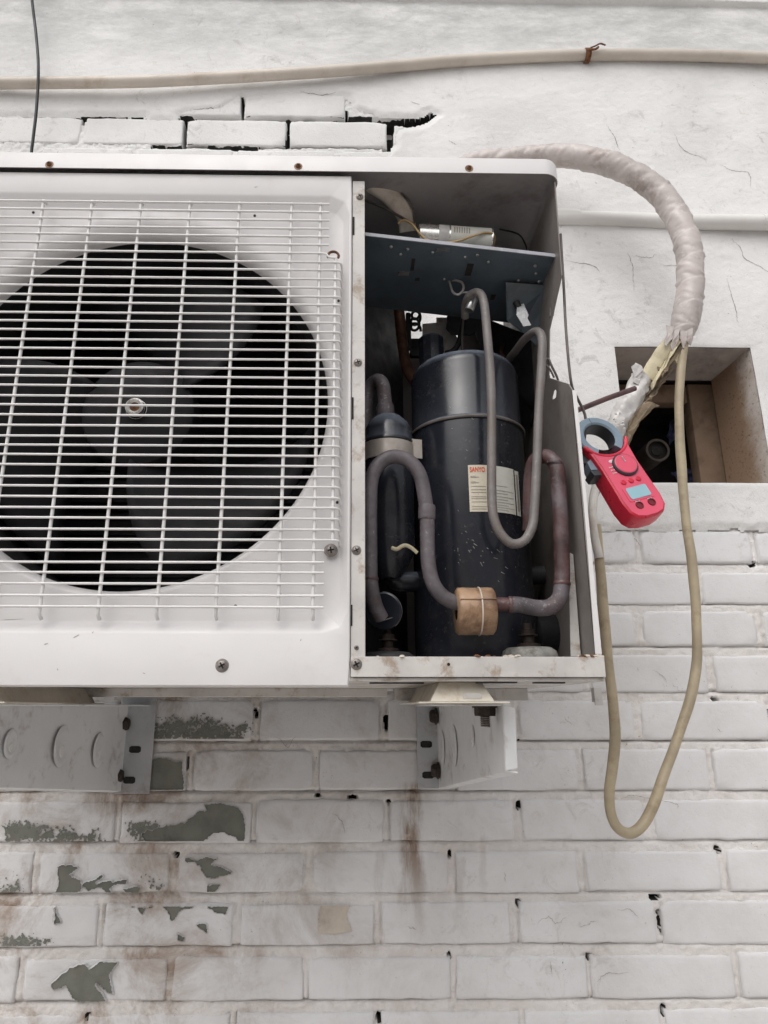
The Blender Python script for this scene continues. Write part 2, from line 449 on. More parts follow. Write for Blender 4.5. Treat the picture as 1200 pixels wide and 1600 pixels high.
# ------------------------------------------------------------------ the wall
WY = 0.445
wall = thing('brick_wall', (0, WY, 0), 'white painted brick wall, plastered above, behind the air conditioner', 'wall')
HX0, HX1, HZ0, HZ1 = 0.4815, 0.736, H + 0.3735, H + 0.6375     # the square hole
rowz = [0.2253 + 0.0702, 0.2253, 0.1574, 0.0877, 0.0162, -0.0580, -0.1310, -0.2020, -0.2706, -0.3390, -0.4080]
while rowz[-1] > -0.62: rowz.append(rowz[-1] - 0.0695)
offs = [0.485, 0.585, 0.474, 0.582, 0.461, 0.361, 0.258, 0.353, 0.249, 0.351]
while len(offs) < len(rowz): offs.append(offs[-2] - 0.004)
PITCH = 0.2037
FX0, FX1 = -0.86, 1.06
rnd = random.Random(4)


def brick_y(x, z):
    """front face of the bricks (world x, z)"""
    return WY - 0.0035 - 0.0012 * fbm(x, z, 17, 3, 5)


def make_brick(x0, x1, z0, z1, seed, dy=0.0, nx=15, nz=6):
    r = random.Random(seed)
    us = [0, 0.006, 0.02] + [0.02 + (0.96) * i / (nx - 1) for i in range(1, nx - 1)] + [0.98, 0.994, 1]
    vs_ = [0, 0.025, 0.08] + [0.08 + 0.84 * i / (nz - 1) for i in range(1, nz - 1)] + [0.92, 0.975, 1]
    A, B = len(us), len(vs_)
    U, V = np.meshgrid(us, vs_)
    X = x0 + (x1 - x0) * U; Z = z0 + (z1 - z0) * V
    W, Hh = x1 - x0, z1 - z0
    ex = np.minimum(U, 1 - U) * W; ez = np.minimum(V, 1 - V) * Hh
    R = 0.0030 + 0.0018 * fbm(X, Z, 40, 2, seed % 97)
    d = np.minimum(ex, ez)
    cr = 0.004 + 0.010 * r.random() ** 1.5
    cx = np.maximum(cr - ex, 0); cz = np.maximum(cr - ez, 0)
    dc = np.where((cx > 0) & (cz > 0), cr - np.sqrt(cx ** 2 + cz ** 2), d)
    d = np.minimum(d, np.maximum(dc, -0.004))
    t = np.clip(1 - d / R, 0, 1.6)
    back = R * (1 - np.sqrt(np.clip(1 - np.minimum(t, 1) ** 2, 0, 1))) + 0.004 * np.maximum(t - 1, 0)
    Y = brick_y(X, Z) + dy + back
    # ragged outline
    jx = 0.0022 * fbm(X + 3, Z, 45, 3, seed % 89) * (ex < 0.004); jz = 0.0018 * fbm(X, Z + 7, 45, 3, seed % 83) * (ez < 0.004)
    X = X + jx; Z = Z + jz
    v = [(float(X[j, i]), float(Y[j, i]), float(Z[j, i])) for j in range(B) for i in range(A)]
    f = [(j * A + i, j * A + i + 1, (j + 1) * A + i + 1, (j + 1) * A + i) for j in range(B - 1) for i in range(A - 1)]
    per = [i for i in range(A)] + [j * A + A - 1 for j in range(1, B)] + [(B - 1) * A + i for i in range(A - 2, -1, -1)] + [j * A for j in range(B - 2, 0, -1)]
    o = len(v)
    v += [(v[k][0], WY + 0.035, v[k][2]) for k in per]
    n = len(per)
    f += [(per[(k + 1) % n], per[k], o + k, o + (k + 1) % n) for k in range(n)]
    return MB().add(v, f)


HJ = []
for r_ in range(len(rowz) - 1):
    zt, zb = H + rowz[r_], H + rowz[r_ + 1]
    k0 = math.floor((FX0 - offs[r_]) / PITCH); k1 = math.ceil((FX1 - offs[r_]) / PITCH)
    jit = {k: rnd.uniform(-0.006, 0.006) for k in range(k0 - 1, k1 + 2)}
    for k in range(k0, k1):
        xa = offs[r_] + k * PITCH + jit[k]; xb = offs[r_] + (k + 1) * PITCH + jit[k + 1]
        HJ.append((xa, zb, zt))
        jw = rnd.uniform(0.0036, 0.0078)
        b = make_brick(xa + jw, xb - jw, zb + 0.0075 + rnd.uniform(-0.0018, 0.0018), zt - 0.0068 + rnd.uniform(-0.0018, 0.0018), 1000 + r_ * 50 + k, rnd.uniform(-0.0008, 0.0014))
        b.build('brick', M['brick'], wall, smooth=60, recalc=False)
# bricks left bare in the patch of broken plaster above the unit
TR = [(1.0751, 1.1484, (-0.946, -0.742, -0.5416, -0.3366, -0.1304, 0.0745)), (1.1484, 1.2216, (-0.429, -0.2238, -0.0103)), (1.002, 1.0751, (-0.62, -0.434, -0.2338, -0.03, 0.17))]
for zb, zt, xs in TR:
    for i in range(len(xs) - 1):
        make_brick(xs[i] + 0.0045, xs[i + 1] - 0.0045, H + zb + 0.005, H + zt - 0.005, int(7000 + zb * 100 + i), -0.0025).build('brick', M['plaster'], wall, smooth=60, recalc=False)


def grid_mesh(name, m, x0, x1, z0, z1, step, yfun, keep=None, parent=None, smooth=True, deep=None):
    nx = int(round((x1 - x0) / step)) + 1; nz = int(round((z1 - z0) / step)) + 1
    X, Z = np.meshgrid(np.linspace(x0, x1, nx), np.linspace(z0, z1, nz))
    Y = yfun(X, Z)
    co = np.stack([X, Y, Z], -1).reshape(-1, 3)
    i = np.arange(nx * nz).reshape(nz, nx)
    q = np.stack([i[:-1, :-1], i[:-1, 1:], i[1:, 1:], i[1:, :-1]], -1).reshape(-1, 4)
    if keep is not None:
        kf = keep((X[:-1, :-1] + X[1:, 1:]) / 2, (Z[:-1, :-1] + Z[1:, 1:]) / 2).reshape(-1)
        q = q[kf]
    used = np.zeros(nx * nz, bool); used[q.reshape(-1)] = True
    remap = np.cumsum(used) - 1
    co = co[used]; q = remap[q]
    me = bpy.data.meshes.new(name)
    me.vertices.add(len(co)); me.vertices.foreach_set('co', co.reshape(-1).astype(np.float32))
    me.loops.add(q.size); me.loops.foreach_set('vertex_index', q.reshape(-1).astype(np.int32))
    me.polygons.add(len(q)); me.polygons.foreach_set('loop_start', np.arange(0, q.size, 4, dtype=np.int32)); me.polygons.foreach_set('loop_total', np.full(len(q), 4, np.int32))
    me.update(calc_edges=True); me.validate()
    me.materials.append(m)
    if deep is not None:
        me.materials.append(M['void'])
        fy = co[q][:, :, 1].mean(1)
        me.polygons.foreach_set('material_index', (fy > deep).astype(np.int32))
    if smooth: me.polygons.foreach_set('use_smooth', [True] * len(me.polygons))
    o = bpy.data.objects.new(name, me); col.objects.link(o)
    if parent is not None:
        o.parent = parent
        o.matrix_parent_inverse = PW[parent.name].inverted()
    return o


def segdist(X, Z, a, b):
    ax, az = a; bx, bz = b
    dx, dz = bx - ax, bz - az
    t = np.clip(((X - ax) * dx + (Z - az) * dz) / max(dx * dx + dz * dz, 1e-12), 0, 1)
    return np.hypot(X - ax - t * dx, Z - az - t * dz)


def wp(u, v):
    p = P(u, v, WY); return (p.x, p.z)


# holes where mortar has fallen out: (u0, v0, u1, v1, half width in metres)
VOIDS = [(603, 1121, 604, 1139, 0.0035), (399, 1108, 401, 1120, 0.002), (292, 1186, 291, 1200, 0.0028), (273, 1334, 276, 1336, 0.0035),
         (546, 1246, 556, 1245, 0.0028), (810, 1255, 810, 1262, 0.0028), (702, 1331, 702, 1338, 0.003), (1119, 1326, 1122, 1331, 0.0042),
         (809, 1410, 812, 1414, 0.0042), (1017, 1402, 1029, 1401, 0.0025), (1029, 1425, 1033, 1460, 0.0018), (919, 1494, 923, 1499, 0.004),
         (701, 1491, 702, 1497, 0.003), (1035, 1573, 1038, 1584, 0.0035), (1199, 1112, 1199, 1126, 0.004), (1172, 884, 1178, 882, 0.004),
         (1112, 1092, 1120, 1094, 0.0022), (591, 1584, 592, 1594, 0.003), (137, 1586, 137, 1592, 0.003), (494, 1242, 500, 1242, 0.0014), (607, 1252, 609, 1253, 0.002)]
VOIDS = [(wp(a, b), wp(c, d), w * 0.72) for a, b, c, d, w in VOIDS]
rz = np.array([H + z for z in rowz])


def mortar_y(X, Z):
    y = WY - 0.0001 - 0.0016 * fbm(X, Z, 40, 4, 21) - 0.0022 * fbm(X, Z, 150, 3, 31)
    # joint sags back under each brick so that a fine shadow line forms
    for z in rz:
        y = y + 0.0090 * np.exp(-((Z - (z + 0.0072)) / 0.0017) ** 2) * np.clip(0.75 + 0.8 * fbm(X, Z * 0 + z * 9, 14, 3, 61), 0, 1.3)
    xs1, zs1 = X[0], Z[:, 0]
    for hx_, hb, ht in HJ:
        i0, i1 = np.searchsorted(xs1, (hx_ - 0.012, hx_ + 0.012)); j0, j1 = np.searchsorted(zs1, (hb + 0.006, ht - 0.006))
        if i1 <= i0 or j1 <= j0: continue
        xx = X[j0:j1, i0:i1]; zz_ = Z[j0:j1, i0:i1]
        k_ = np.clip(0.6 + 0.9 * fbm(xx * 0 + hx_ * 7, zz_, 30, 3, 63), 0, 1.3)
        y[j0:j1, i0:i1] += k_ * (0.0065 * np.exp(-((xx - (hx_ + 0.0052)) / 0.0016) ** 2) + 0.0045 * np.exp(-((xx - (hx_ - 0.0052)) / 0.0016) ** 2))
    for a, b, w in VOIDS:
        d = segdist(X, Z, a, b) + 0.001 * fbm(X, Z, 220, 2, 77)
        y = y + 0.03 * np.clip((w - d) / 0.0012 + 0.5, 0, 1)
    return y


mo = grid_mesh('mortar', M['mortar'], FX0, FX1, H - 0.62, H + 0.31, 0.0028, mortar_y, None, wall, deep=WY + 0.009)

DARK = [((120, 189), (228, 189), .0045), ((283, 189), (380, 187), .006), ((380, 188), (545, 190), .0042), ((545, 191), (640, 194), .009), ((636, 194), (680, 186), .011),
        ((289, 188), (288, 232), .0045), ((451, 192), (449, 231), .0035), ((608, 196), (605, 240), .0085), ((378, 158), (379, 188), .0042), ((541, 178), (541, 190), .003),
        ((240, 232), (285, 234), .003), ((340, 235), (400, 235), .0045), ((290, 231), (340, 233), .003), ((408, 233), (470, 232), .0025), ((470, 231), (600, 234), .002), ((127, 190), (129, 196), .004)]
DARK = [(wp(*a), wp(*b), w) for a, b, w in DARK]


def top_mortar_y(X, Z):
    y = WY - 0.004 - 0.002 * fbm(X, Z, 70, 4, 22) - 0.002 * fbm(X, Z, 200, 2, 33)
    for a, b, w in DARK:
        d = segdist(X, Z, a, b) + 0.0010 * fbm(X, Z, 60, 3, 78)
        y = y + 0.035 * np.clip((w - d) / 0.0015 + 0.5, 0, 1)
    return y


grid_mesh('mortar', M['plaster'], -0.85, 0.22, H + 1.03, H + 1.23, 0.0025, top_mortar_y, None, wall, deep=WY + 0.004)

# plaster coat
EXP = [wp(*p) for p in [(-60, 187), (118, 187), (128, 186), (228, 187), (234, 193), (279, 192), (284, 182), (340, 176), (352, 172), (368, 160), (379, 152), (392, 158), (470, 153), (541, 158), (552, 176), (600, 188), (648, 189), (672, 180), (683, 183),
                        (664, 196), (640, 203), (622, 206), (615, 232), (600, 250), (560, 270), (-60, 270)]]


def inpoly(X, Z, poly):
    ins = np.zeros(X.shape, bool); n = len(poly); j = n - 1
    for i in range(n):
        xi, zi = poly[i]; xj, zj = poly[j]
        c = ((zi > Z) != (zj > Z)) & (X < (xj - xi) * (Z - zi) / (zj - zi + 1e-12) + xi)
        ins ^= c; j = i
    return ins


def polydist(X, Z, poly):
    d = np.full(X.shape, 9.0)
    for i in range(len(poly)):
        d = np.minimum(d, segdist(X, Z, poly[i], poly[(i + 1) % len(poly)]))
    return np.where(inpoly(X, Z, poly), -d, d)


def plaster_mask(X, Z):
    """>0 where plaster covers the bricks (distance to its edge, metres)"""
    lo = Z - (H + 0.2885 + 0.010 * fbm(X, Z, 9, 4, 41) + 0.009 * fbm(X, Z, 60, 4, 42))
    e = polydist(X, Z, EXP) + 0.0055 * fbm(X, Z, 55, 4, 43)
    hx = np.maximum(np.maximum(HX0 - X, X - HX1), np.maximum(HZ0 - Z, Z - HZ1))
    return np.minimum(lo, e), hx


def plaster_y(X, Z):
    m, hx = plaster_mask(X, Z)
    t = 0.0092 + 0.0026 * fbm(X, Z, 3, 3, 51) + 0.0007 * fbm(X, Z * 1.6, 22, 3, 52) + 0.0005 * fbm(X, Z * 2, 90, 3, 53)
    rough = np.clip(fbm(X, Z, 3, 2, 54) + 0.25, 0, 1) * np.clip((Z - H - 0.72) / 0.1, 0, 1)
    t = t + 0.0014 * rough * fbm(X * 0.7, Z * 1.7, 38, 4, 55)
    t = t + 0.010 * np.clip((Z - (H + 1.462)) / 0.004, 0, 1)        # concrete band at the very top
    t = t * np.clip(0.42 + m / 0.022, 0, 1)
    r = np.clip(1 - np.abs(hx) / 0.004, 0, 1)
    return WY - np.maximum(t, 0.0005) + 0.003 * r * r


PZ1 = H + 1.62
grid_mesh('plaster', M['plaster'], FX0, FX1, H + 0.262, PZ1, 0.0035, plaster_y, lambda X, Z: (lambda m, hx: (m > 0) & (hx > 0))(*plaster_mask(X, Z)), wall)

# bits of the wall outside the picture
rest = MB()
rest.box(-3.2, FX0, WY - 0.007, WY + 0.25, H + 0.28, H + 2.2)
rest.box(FX1, 3.2, WY - 0.007, WY + 0.25, H + 0.28, H + 2.2)
rest.box(-3.2, FX0, WY - 0.0185, WY - 0.007, H + 1.465, H + 2.2).box(FX1, 3.2, WY - 0.0185, WY - 0.007, H + 1.465, H + 2.2)
rest.box(FX0, FX1, WY - 0.018, WY + 0.25, PZ1, H + 2.2)
rest.build('plaster', M['plaster'], wall, smooth=0)
core = MB()
core.box(-3.2, FX0, WY + 0.002, WY + 0.25, 0, H + 0.28)
core.box(FX1, 3.2, WY + 0.002, WY + 0.25, 0, H + 0.28)
core.box(FX0, FX1, WY + 0.002, WY + 0.25, 0, H - 0.62)
core.box(FX0, FX1, WY + 0.034, WY + 0.25, H - 0.62, H + 0.28)
core.box(FX0, HX0, WY + 0.034, WY + 0.6, H + 0.28, PZ1)
core.box(HX1, FX1, WY + 0.034, WY + 0.6, H + 0.28, PZ1)
core.box(HX0, HX1, WY + 0.034, WY + 0.6, HZ1 + 0.03, PZ1)
core.box(HX0, HX1, WY + 0.034, WY + 0.6, H + 0.28, HZ0 - 0.03)
core.build('wall_core', M['mortar'], wall, smooth=0)
far = MB()
zz = H - 0.62; k = 0
while zz > 0.07:
    zz -= 0.0695; k += 1
    for i in range(-16, 16):
        x = i * PITCH + (k % 2) * 0.1
        far.box(x + 0.006, x + PITCH - 0.006, WY - 0.004, WY + 0.03, zz + 0.0075, zz + 0.062, 0.003, 1)
for r_ in range(len(rowz) - 1):
    for i in range(-16, 16):
        x = i * PITCH + offs[r_] % PITCH
        if x + PITCH < FX0 - 0.05 or x > FX1 + 0.05:
            far.box(x + 0.006, x + PITCH - 0.006, WY - 0.004, WY + 0.03, H + rowz[r_ + 1] + 0.0075, H + rowz[r_] - 0.0075, 0.003, 1)
fo = far.build('distant_bricks', M['brick'], wall, smooth=40, recalc=False)
fo['kind'] = 'stuff'

# square hole with its jambs
RB = WY + 0.30
rec = MB()
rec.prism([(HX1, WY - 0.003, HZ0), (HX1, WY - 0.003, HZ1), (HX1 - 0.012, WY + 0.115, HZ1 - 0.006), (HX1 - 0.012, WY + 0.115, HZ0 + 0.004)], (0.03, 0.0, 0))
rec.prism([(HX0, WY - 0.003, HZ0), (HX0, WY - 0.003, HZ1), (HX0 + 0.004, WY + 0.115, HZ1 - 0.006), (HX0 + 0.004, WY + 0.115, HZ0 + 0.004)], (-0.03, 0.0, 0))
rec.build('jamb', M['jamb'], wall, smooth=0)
MB().prism([(HX0, WY - 0.003, HZ1), (HX1, WY - 0.003, HZ1), (HX1, WY + 0.115, HZ1 - 0.006), (HX0, WY + 0.115, HZ1 - 0.006)], (0, 0, 0.03)).build('soffit', M['recess_top'], wall, smooth=0)
MB().prism([(HX0, WY - 0.004, HZ0), (HX1, WY - 0.004, HZ0), (HX1, RB, HZ0 + 0.004), (HX0, RB, HZ0 + 0.004)], (0, 0, -0.03)).build('ledge', M['plaster'], wall, smooth=0)
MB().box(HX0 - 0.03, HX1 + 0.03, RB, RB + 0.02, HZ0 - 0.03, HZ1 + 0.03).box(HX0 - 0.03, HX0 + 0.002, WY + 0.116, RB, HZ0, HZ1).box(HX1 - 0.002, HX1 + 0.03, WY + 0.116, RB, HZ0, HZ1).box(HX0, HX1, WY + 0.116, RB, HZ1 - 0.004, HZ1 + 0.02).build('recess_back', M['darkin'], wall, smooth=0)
fr = MB()
fr.box(HX1 - 0.060, HX1 - 0.008, WY + 0.118, WY + 0.15, HZ0 + 0.002, HZ1 - 0.012, 0.003, 2)
fr.box(HX0 + 0.004, HX1 - 0.062, WY + 0.120, WY + 0.15, HZ1 - 0.052, HZ1 - 0.012, 0.003, 2)
fr.build('frame', M['wood'], wall, smooth=40)

# paint peeled down to bare grey brick: each patch follows the brick face
PEEL = [
    ('s', [(232, 1128), (300, 1118), (352, 1128), (393, 1126), (392, 1166), (300, 1168), (228, 1166)]),
    ('p', [(228, 1190), (250, 1184), (286, 1190), (288, 1232), (270, 1243), (235, 1242), (224, 1232)]),
    ('s', [(0, 1291), (30, 1283), (90, 1291), (150, 1300), (168, 1318), (90, 1320), (12, 1320)]),
    ('s', [(200, 1276), (250, 1285), (290, 1300), (290, 1318), (225, 1318), (198, 1300)]),
    ('p', [(318, 1256), (350, 1254), (372, 1261), (384, 1280), (381, 1310), (376, 1316), (366, 1306), (350, 1298), (335, 1301), (318, 1314), (280, 1318), (230, 1316), (222, 1300), (262, 1290), (290, 1288), (305, 1272), (322, 1266)]),
    ('p', [(92, 1354), (110, 1350), (122, 1356), (110, 1366), (126, 1374), (128, 1392), (108, 1398), (90, 1396)]),
    ('p', [(130, 1383), (165, 1366), (152, 1378), (198, 1376), (170, 1388), (183, 1398), (170, 1396), (160, 1386), (140, 1392)]),
    ('p', [(192, 1388), (224, 1384), (212, 1396), (205, 1398)]),
    ('s', [(222, 1370), (245, 1372), (262, 1382), (245, 1394), (226, 1388)]),
    ('p', [(292, 1342), (343, 1340), (332, 1350), (360, 1363), (325, 1371), (312, 1352)]),
    ('p', [(323, 1383), (343, 1382), (335, 1397), (322, 1396)]),
    ('p', [(207, 1416), (240, 1415), (224, 1424)]), ('p', [(254, 1415), (300, 1415), (282, 1424), (270, 1433), (266, 1422)]), ('p', [(327, 1416), (354, 1415), (352, 1425), (336, 1425)]),
    ('p', [(309, 1445), (325, 1443), (323, 1456)]), ('p', [(276, 1454), (292, 1462), (288, 1470), (277, 1470)]), ('p', [(87, 1418), (95, 1440), (88, 1441)]),
    ('s', [(0, 1460), (85, 1460), (80, 1484), (0, 1484)]), ('s', [(0, 1372), (40, 1366), (44, 1398), (0, 1402)]),
    ('p', [(81, 1540), (98, 1520), (110, 1511), (135, 1504), (140, 1515), (160, 1503), (183, 1503), (172, 1520), (177, 1552), (150, 1535), (165, 1562), (135, 1568), (115, 1558), (106, 1535), (84, 1544)]),
    ('t', [(500, 1412), (545, 1412), (540, 1440), (548, 1455), (500, 1456)]),
]


def peel(kind, px, seed):
    poly = [wp(*p) for p in px]
    xs = [p[0] for p in poly]; zs = [p[1] for p in poly]
    st = 0.0011
    nx = int((max(xs) - min(xs) + 0.02) / st); nz = int((max(zs) - min(zs) + 0.02) / st)
    X, Z = np.meshgrid(min(xs) - 0.01 + st * np.arange(nx), min(zs) - 0.01 + st * np.arange(nz))
    d = polydist(X, Z, poly)
    if kind == 's':
        q = fbm(X, Z, 330, 2, seed) * 0.9 + fbm(X, Z, 40, 3, seed + 5) * 0.55
        ins = np.maximum(d / 0.014, -0.75) + 1.15 * q < -0.38
    else:
        ins = d + 0.0050 * fbm(X, Z, 70, 5, seed) < 0.0004
    # only on brick faces, not in the joints
    ok = np.zeros(X.shape, bool)
    for r_ in range(len(rowz) - 1):
        ok |= (Z < H + rowz[r_] - 0.0095) & (Z > H + rowz[r_ + 1] + 0.0095)
    ins &= ok
    idx = np.argwhere(ins)
    m = MB(); vid = {}; V = []; Fc = []
    def vv(j, i):
        if (j, i) not in vid:
            vid[(j, i)] = len(V)
            x = min(xs) - 0.01 + st * i + 0.0005 * (hash2(int(i), int(j), 3) - 0.5); z = min(zs) - 0.01 + st * j + 0.0005 * (hash2(int(i), int(j), 4) - 0.5)
            V.append((x, float(brick_y(x, z)) - 0.0014, z))
        return vid[(j, i)]
    for j, i in idx:
        Fc.append((vv(j, i), vv(j, i + 1), vv(j + 1, i + 1), vv(j + 1, i)))
    if not Fc: return
    if kind == 'p':
        Vr = []; Fr = []; rid = {}
        msk = set(map(tuple, idx.tolist())); band = set()
        for j, i in msk:
            for dj, di in ((0, 1), (0, -1), (1, 0), (-1, 0), (1, 1), (-1, -1), (1, -1), (-1, 1)):
                if (j + dj, i + di) not in msk: band.add((j + dj, i + di))
        def rv(j, i):
            if (j, i) not in rid:
                rid[(j, i)] = len(Vr)
                x = min(xs) - 0.01 + st * i + 0.0005 * (hash2(int(i), int(j), 3) - 0.5); z = min(zs) - 0.01 + st * j + 0.0005 * (hash2(int(i), int(j), 4) - 0.5)
                near = any(q in msk for q in ((j, i), (j - 1, i), (j, i - 1), (j - 1, i - 1)))
                lift = 0.0022 + 0.0016 * hash2(int(i) // 3, int(j) // 3, 9) if near else 0.0004
                Vr.append((x, float(brick_y(x, z)) - lift, z))
            return rid[(j, i)]
        for j, i in band: Fr.append((rv(j, i), rv(j, i + 1), rv(j + 1, i + 1), rv(j + 1, i)))
        MB().add(Vr, Fr).build('paint_edge', M['brick'], wall, smooth=70, recalc=False)
    m.add(V, Fc)
    m.build('bare_patch', M['bare'] if kind != 't' else M['cream'], wall, smooth=60, recalc=False)


for i, (k_, px) in enumerate(PEEL): peel(k_, px, 300 + i * 11)

# cracks in the plaster: thin dark-filled grooves lying on its surface
CR = [[(300, 176), (330, 173), (352, 176), (362, 166)], [(470, 148), (500, 153), (525, 150)], [(945, 200), (958, 222), (966, 240)], [(1050, 212), (1062, 236), (1078, 246), (1100, 256)],
      [(1120, 262), (1142, 272), (1166, 276), (1168, 300)], [(1138, 378), (1150, 392), (1160, 410), (1186, 424), (1210, 440)], [(978, 400), (984, 420), (988, 460)], [(1030, 420), (1060, 420), (1085, 410), (1098, 412)],
      [(1130, 440), (1142, 480), (1150, 510)], [(950, 836), (985, 840), (1000, 853)], [(1125, 834), (1150, 842), (1165, 849), (1178, 848)], [(1180, 838), (1210, 834)], [(1086, 836), (1125, 835)], [(880, 410), (925, 420), (935, 430)],
      [(990, 405), (1010, 408), (1022, 402)], [(640, 165), (655, 170)], [(700, 225), (712, 232)]]


def ribbon(px, w, seed, surf=None, lift=0.0005, mat=None):
    surf = surf or plaster_y
    p = smoothpath([P(u, v, WY) for u, v in px], 18)
    r = random.Random(seed); m = MB(); V = []; n = len(p)
    for i, q in enumerate(p):
        t = (p[min(i + 1, n - 1)] - p[max(i - 1, 0)]).normalized(); s = Vector((-t.z, 0, t.x))
        q = q + s * (r.uniform(-0.0005, 0.0005) + 0.0035 * float(fbm(np.array([i * 0.16]), np.array([seed * 3.7]), 1.0, 4, 81)[0]))
        ww = w * (0.25 + 0.75 * math.sin(math.pi * (i + 0.4) / n)) * r.uniform(0.4, 1.2)
        for sg in (-1, 0, 1):
            a = q + s * ww * sg
            V.append((a.x, float(surf(np.array([a.x]), np.array([a.z]))[0]) - lift, a.z))
    m.add(V, [(3 * i + k, 3 * i + k + 1, 3 * i + k + 4, 3 * i + k + 3) for i in range(n - 1) for k in (0, 1)])
    m.build('crack', mat or M['crack'], wall, smooth=0, recalc=False)


M['crack2'] = simple('faint_crack', (0.42, 0.39, 0.36), 0.95, var=0.2, vs=120, bump=0)
M['crack'] = simple('crack_dirt', (0.25, 0.22, 0.20), 0.95, var=0.25, vs=120, bump=0)
for i, c_ in enumerate(CR): ribbon(c_, 0.00055, i)
BC = [[(838, 1440), (856, 1430), (868, 1441), (884, 1432)], [(905, 1448), (930, 1438)], [(962, 1419), (985, 1421), (996, 1432)], [(1018, 1046), (1034, 1056), (1040, 1066)], [(1048, 1068), (1058, 1078)],
      [(1118, 1136), (1126, 1144)], [(968, 1248), (990, 1244), (1052, 1256), (1058, 1262)], [(430, 1150), (450, 1166), (462, 1150)], [(880, 1120), (892, 1132)], [(786, 1362), (790, 1378)], [(858, 1500), (860, 1520)],
      [(520, 1270), (535, 1284), (540, 1300)], [(636, 1446), (650, 1452)], [(85, 1416), (86, 1440)], [(930, 1532), (948, 1520), (980, 1518)]]
for i, c_ in enumerate(BC): ribbon(c_, 0.0005, 40 + i, brick_y, 0.0016, M['crack2'])

# things left inside the hole
tin = thing('tin_can', P(1028, 735, WY + 0.17), 'dusty round tin lying inside the square wall hole', 'tin')
c0 = P(1028, 703, WY + 0.15)
MB().lathe([(0.019, 0.001), (0.021, 0.0), (0.0235, 0.0), (0.0245, 0.003), (0.0235, 0.006), (0.0235, 0.07), (0.0, 0.07)], c0, (0.05, 1, 0.05), 32, False).build('shell', M['dustytin'], tin)
MB().lathe([(0.0, 0.008), (0.009, 0.007), (0.010, 0.010), (0.0215, 0.011), (0.0215, 0.004)], c0, (0.05, 1, 0.05), 32, False).build('lid', M['darkin'], tin)
blk = MB().box(0.545, 0.605, WY + 0.16, WY + 0.24, HZ0 + 0.005, HZ0 + 0.035, 0.004).build('rubble_block', M['dustytin'])
blk.data.materials[0] = M['recess']
tag(blk, 'dusty block under the tin inside the square wall hole', 'block')
for (ua, va, ub, vb, w_, lab) in ((1052, 655, 1050, 690, 0.008, 'narrow strip of blue cloth hanging high inside the square wall hole'), (1062, 735, 1092, 752, 0.022, 'crumpled blue cloth at the bottom of the square wall hole')):
    a = P(ua, va, WY + 0.21); b = P(ub, vb, WY + 0.21)
    m = MB(); V = []; n1, n2 = 12, 10
    for i in range(n1):
        for j in range(n2):
            t = i / (n1 - 1); s = j / (n2 - 1) - 0.5
            p = a.lerp(b, t)
            V.append((p.x + s * w_ * 2 * (1 + 0.2 * math.sin(5 * t)), p.y + 0.006 * math.sin(s * 17 + t * 6) + 0.004 * math.sin(t * 14), p.z + s * 0.012))
    m.add(V, [(i * n2 + j, i * n2 + j + 1, (i + 1) * n2 + j + 1, (i + 1) * n2 + j) for i in range(n1 - 1) for j in range(n2 - 1)])
    o = m.build('cloth', M['bluecloth'], smooth=80)
    sd = o.modifiers.new('thickness', 'SOLIDIFY'); sd.thickness = 0.002
    tag(o, lab, 'cloth')

# ------------------------------------------------------------------ conduits and loose cables on the wall
con = thing('plastic_conduit', P(600, 110, WY - 0.02), 'cream plastic conduit sagging along the top of the wall', 'conduit')
path = smoothpath([Vector((-3.1, WY - 0.02, H + 1.22))] + pts((-330, 127, WY - 0.022), (-150, 132, WY - 0.022), (0, 130, WY - 0.026), (110, 129, WY - 0.03), (230, 127, WY - 0.03), (390, 119, WY - 0.027), (560, 108, WY - 0.024), (700, 96, WY - 0.02), (820, 89, WY - 0.018), (917, 86, WY - 0.018), (1050, 86, WY - 0.02), (1200, 90, WY - 0.022), (1400, 97, WY - 0.024)) + [Vector((3.1, WY - 0.02, H + 1.27))], 10)
MB().tube(path, 0.0112, 16).build('tube', M['hose'], con, smooth=60)
cb = P(917, 87, WY - 0.018)
MB().lathe([(0.0125, -0.006), (0.0142, -0.005), (0.0142, 0.005), (0.0125, 0.006)], cb, (1, 0, 0.02), 20, False).build('clamp_ring', M['rust'], con)
MB().tube(smoothpath([cb + Vector((0.004, -0.013, 0.006)), cb + Vector((0.012, -0.019, 0.004)), cb + Vector((0.022, -0.02, 0.009)), cb + Vector((0.034, -0.016, 0.010))], 5), 0.0016, 6).tube(smoothpath([cb + Vector((0.0, -0.014, 0.0)), cb + Vector((0.010, -0.02, -0.006)), cb + Vector((0.018, -0.018, 0.002))], 5), 0.0024, 6).build('tie_wire', M['rust'], con)

co2 = thing('wall_conduit', P(1040, 345, WY - 0.012), 'white painted conduit on the wall right of the unit, behind the taped line', 'conduit')
MB().tube(smoothpath([Vector((-3.1, WY - 0.012, H + 0.90))] + pts((640, 336, WY - 0.010), (860, 341, WY - 0.010), (960, 343, WY - 0.011), (1040, 346, WY - 0.013), (1110, 347, WY - 0.02), (1200, 348, WY - 0.024), (1380, 350, WY - 0.026)) + [Vector((3.1, WY - 0.02, H + 0.88))], 8), 0.0145, 16).build('tube', M['pvc'], co2, smooth=60)

o = MB().tube(smoothpath([P(30, -60, .40) + Vector((-0.06, 0.0, 0.75))] + pts((44, -60, .40), (50, 0, .40), (57, 60, .40), (60, 110, .395), (57, 170, .40), (52, 215, .405), (49, 245, .41), (50, 300, .415), (60, 420, .42)), 8), 0.0030, 8).build('black_cable', M['blackwire'], smooth=60)
tag(o, 'thin black cable hanging down behind the top left of the air conditioner', 'cable')

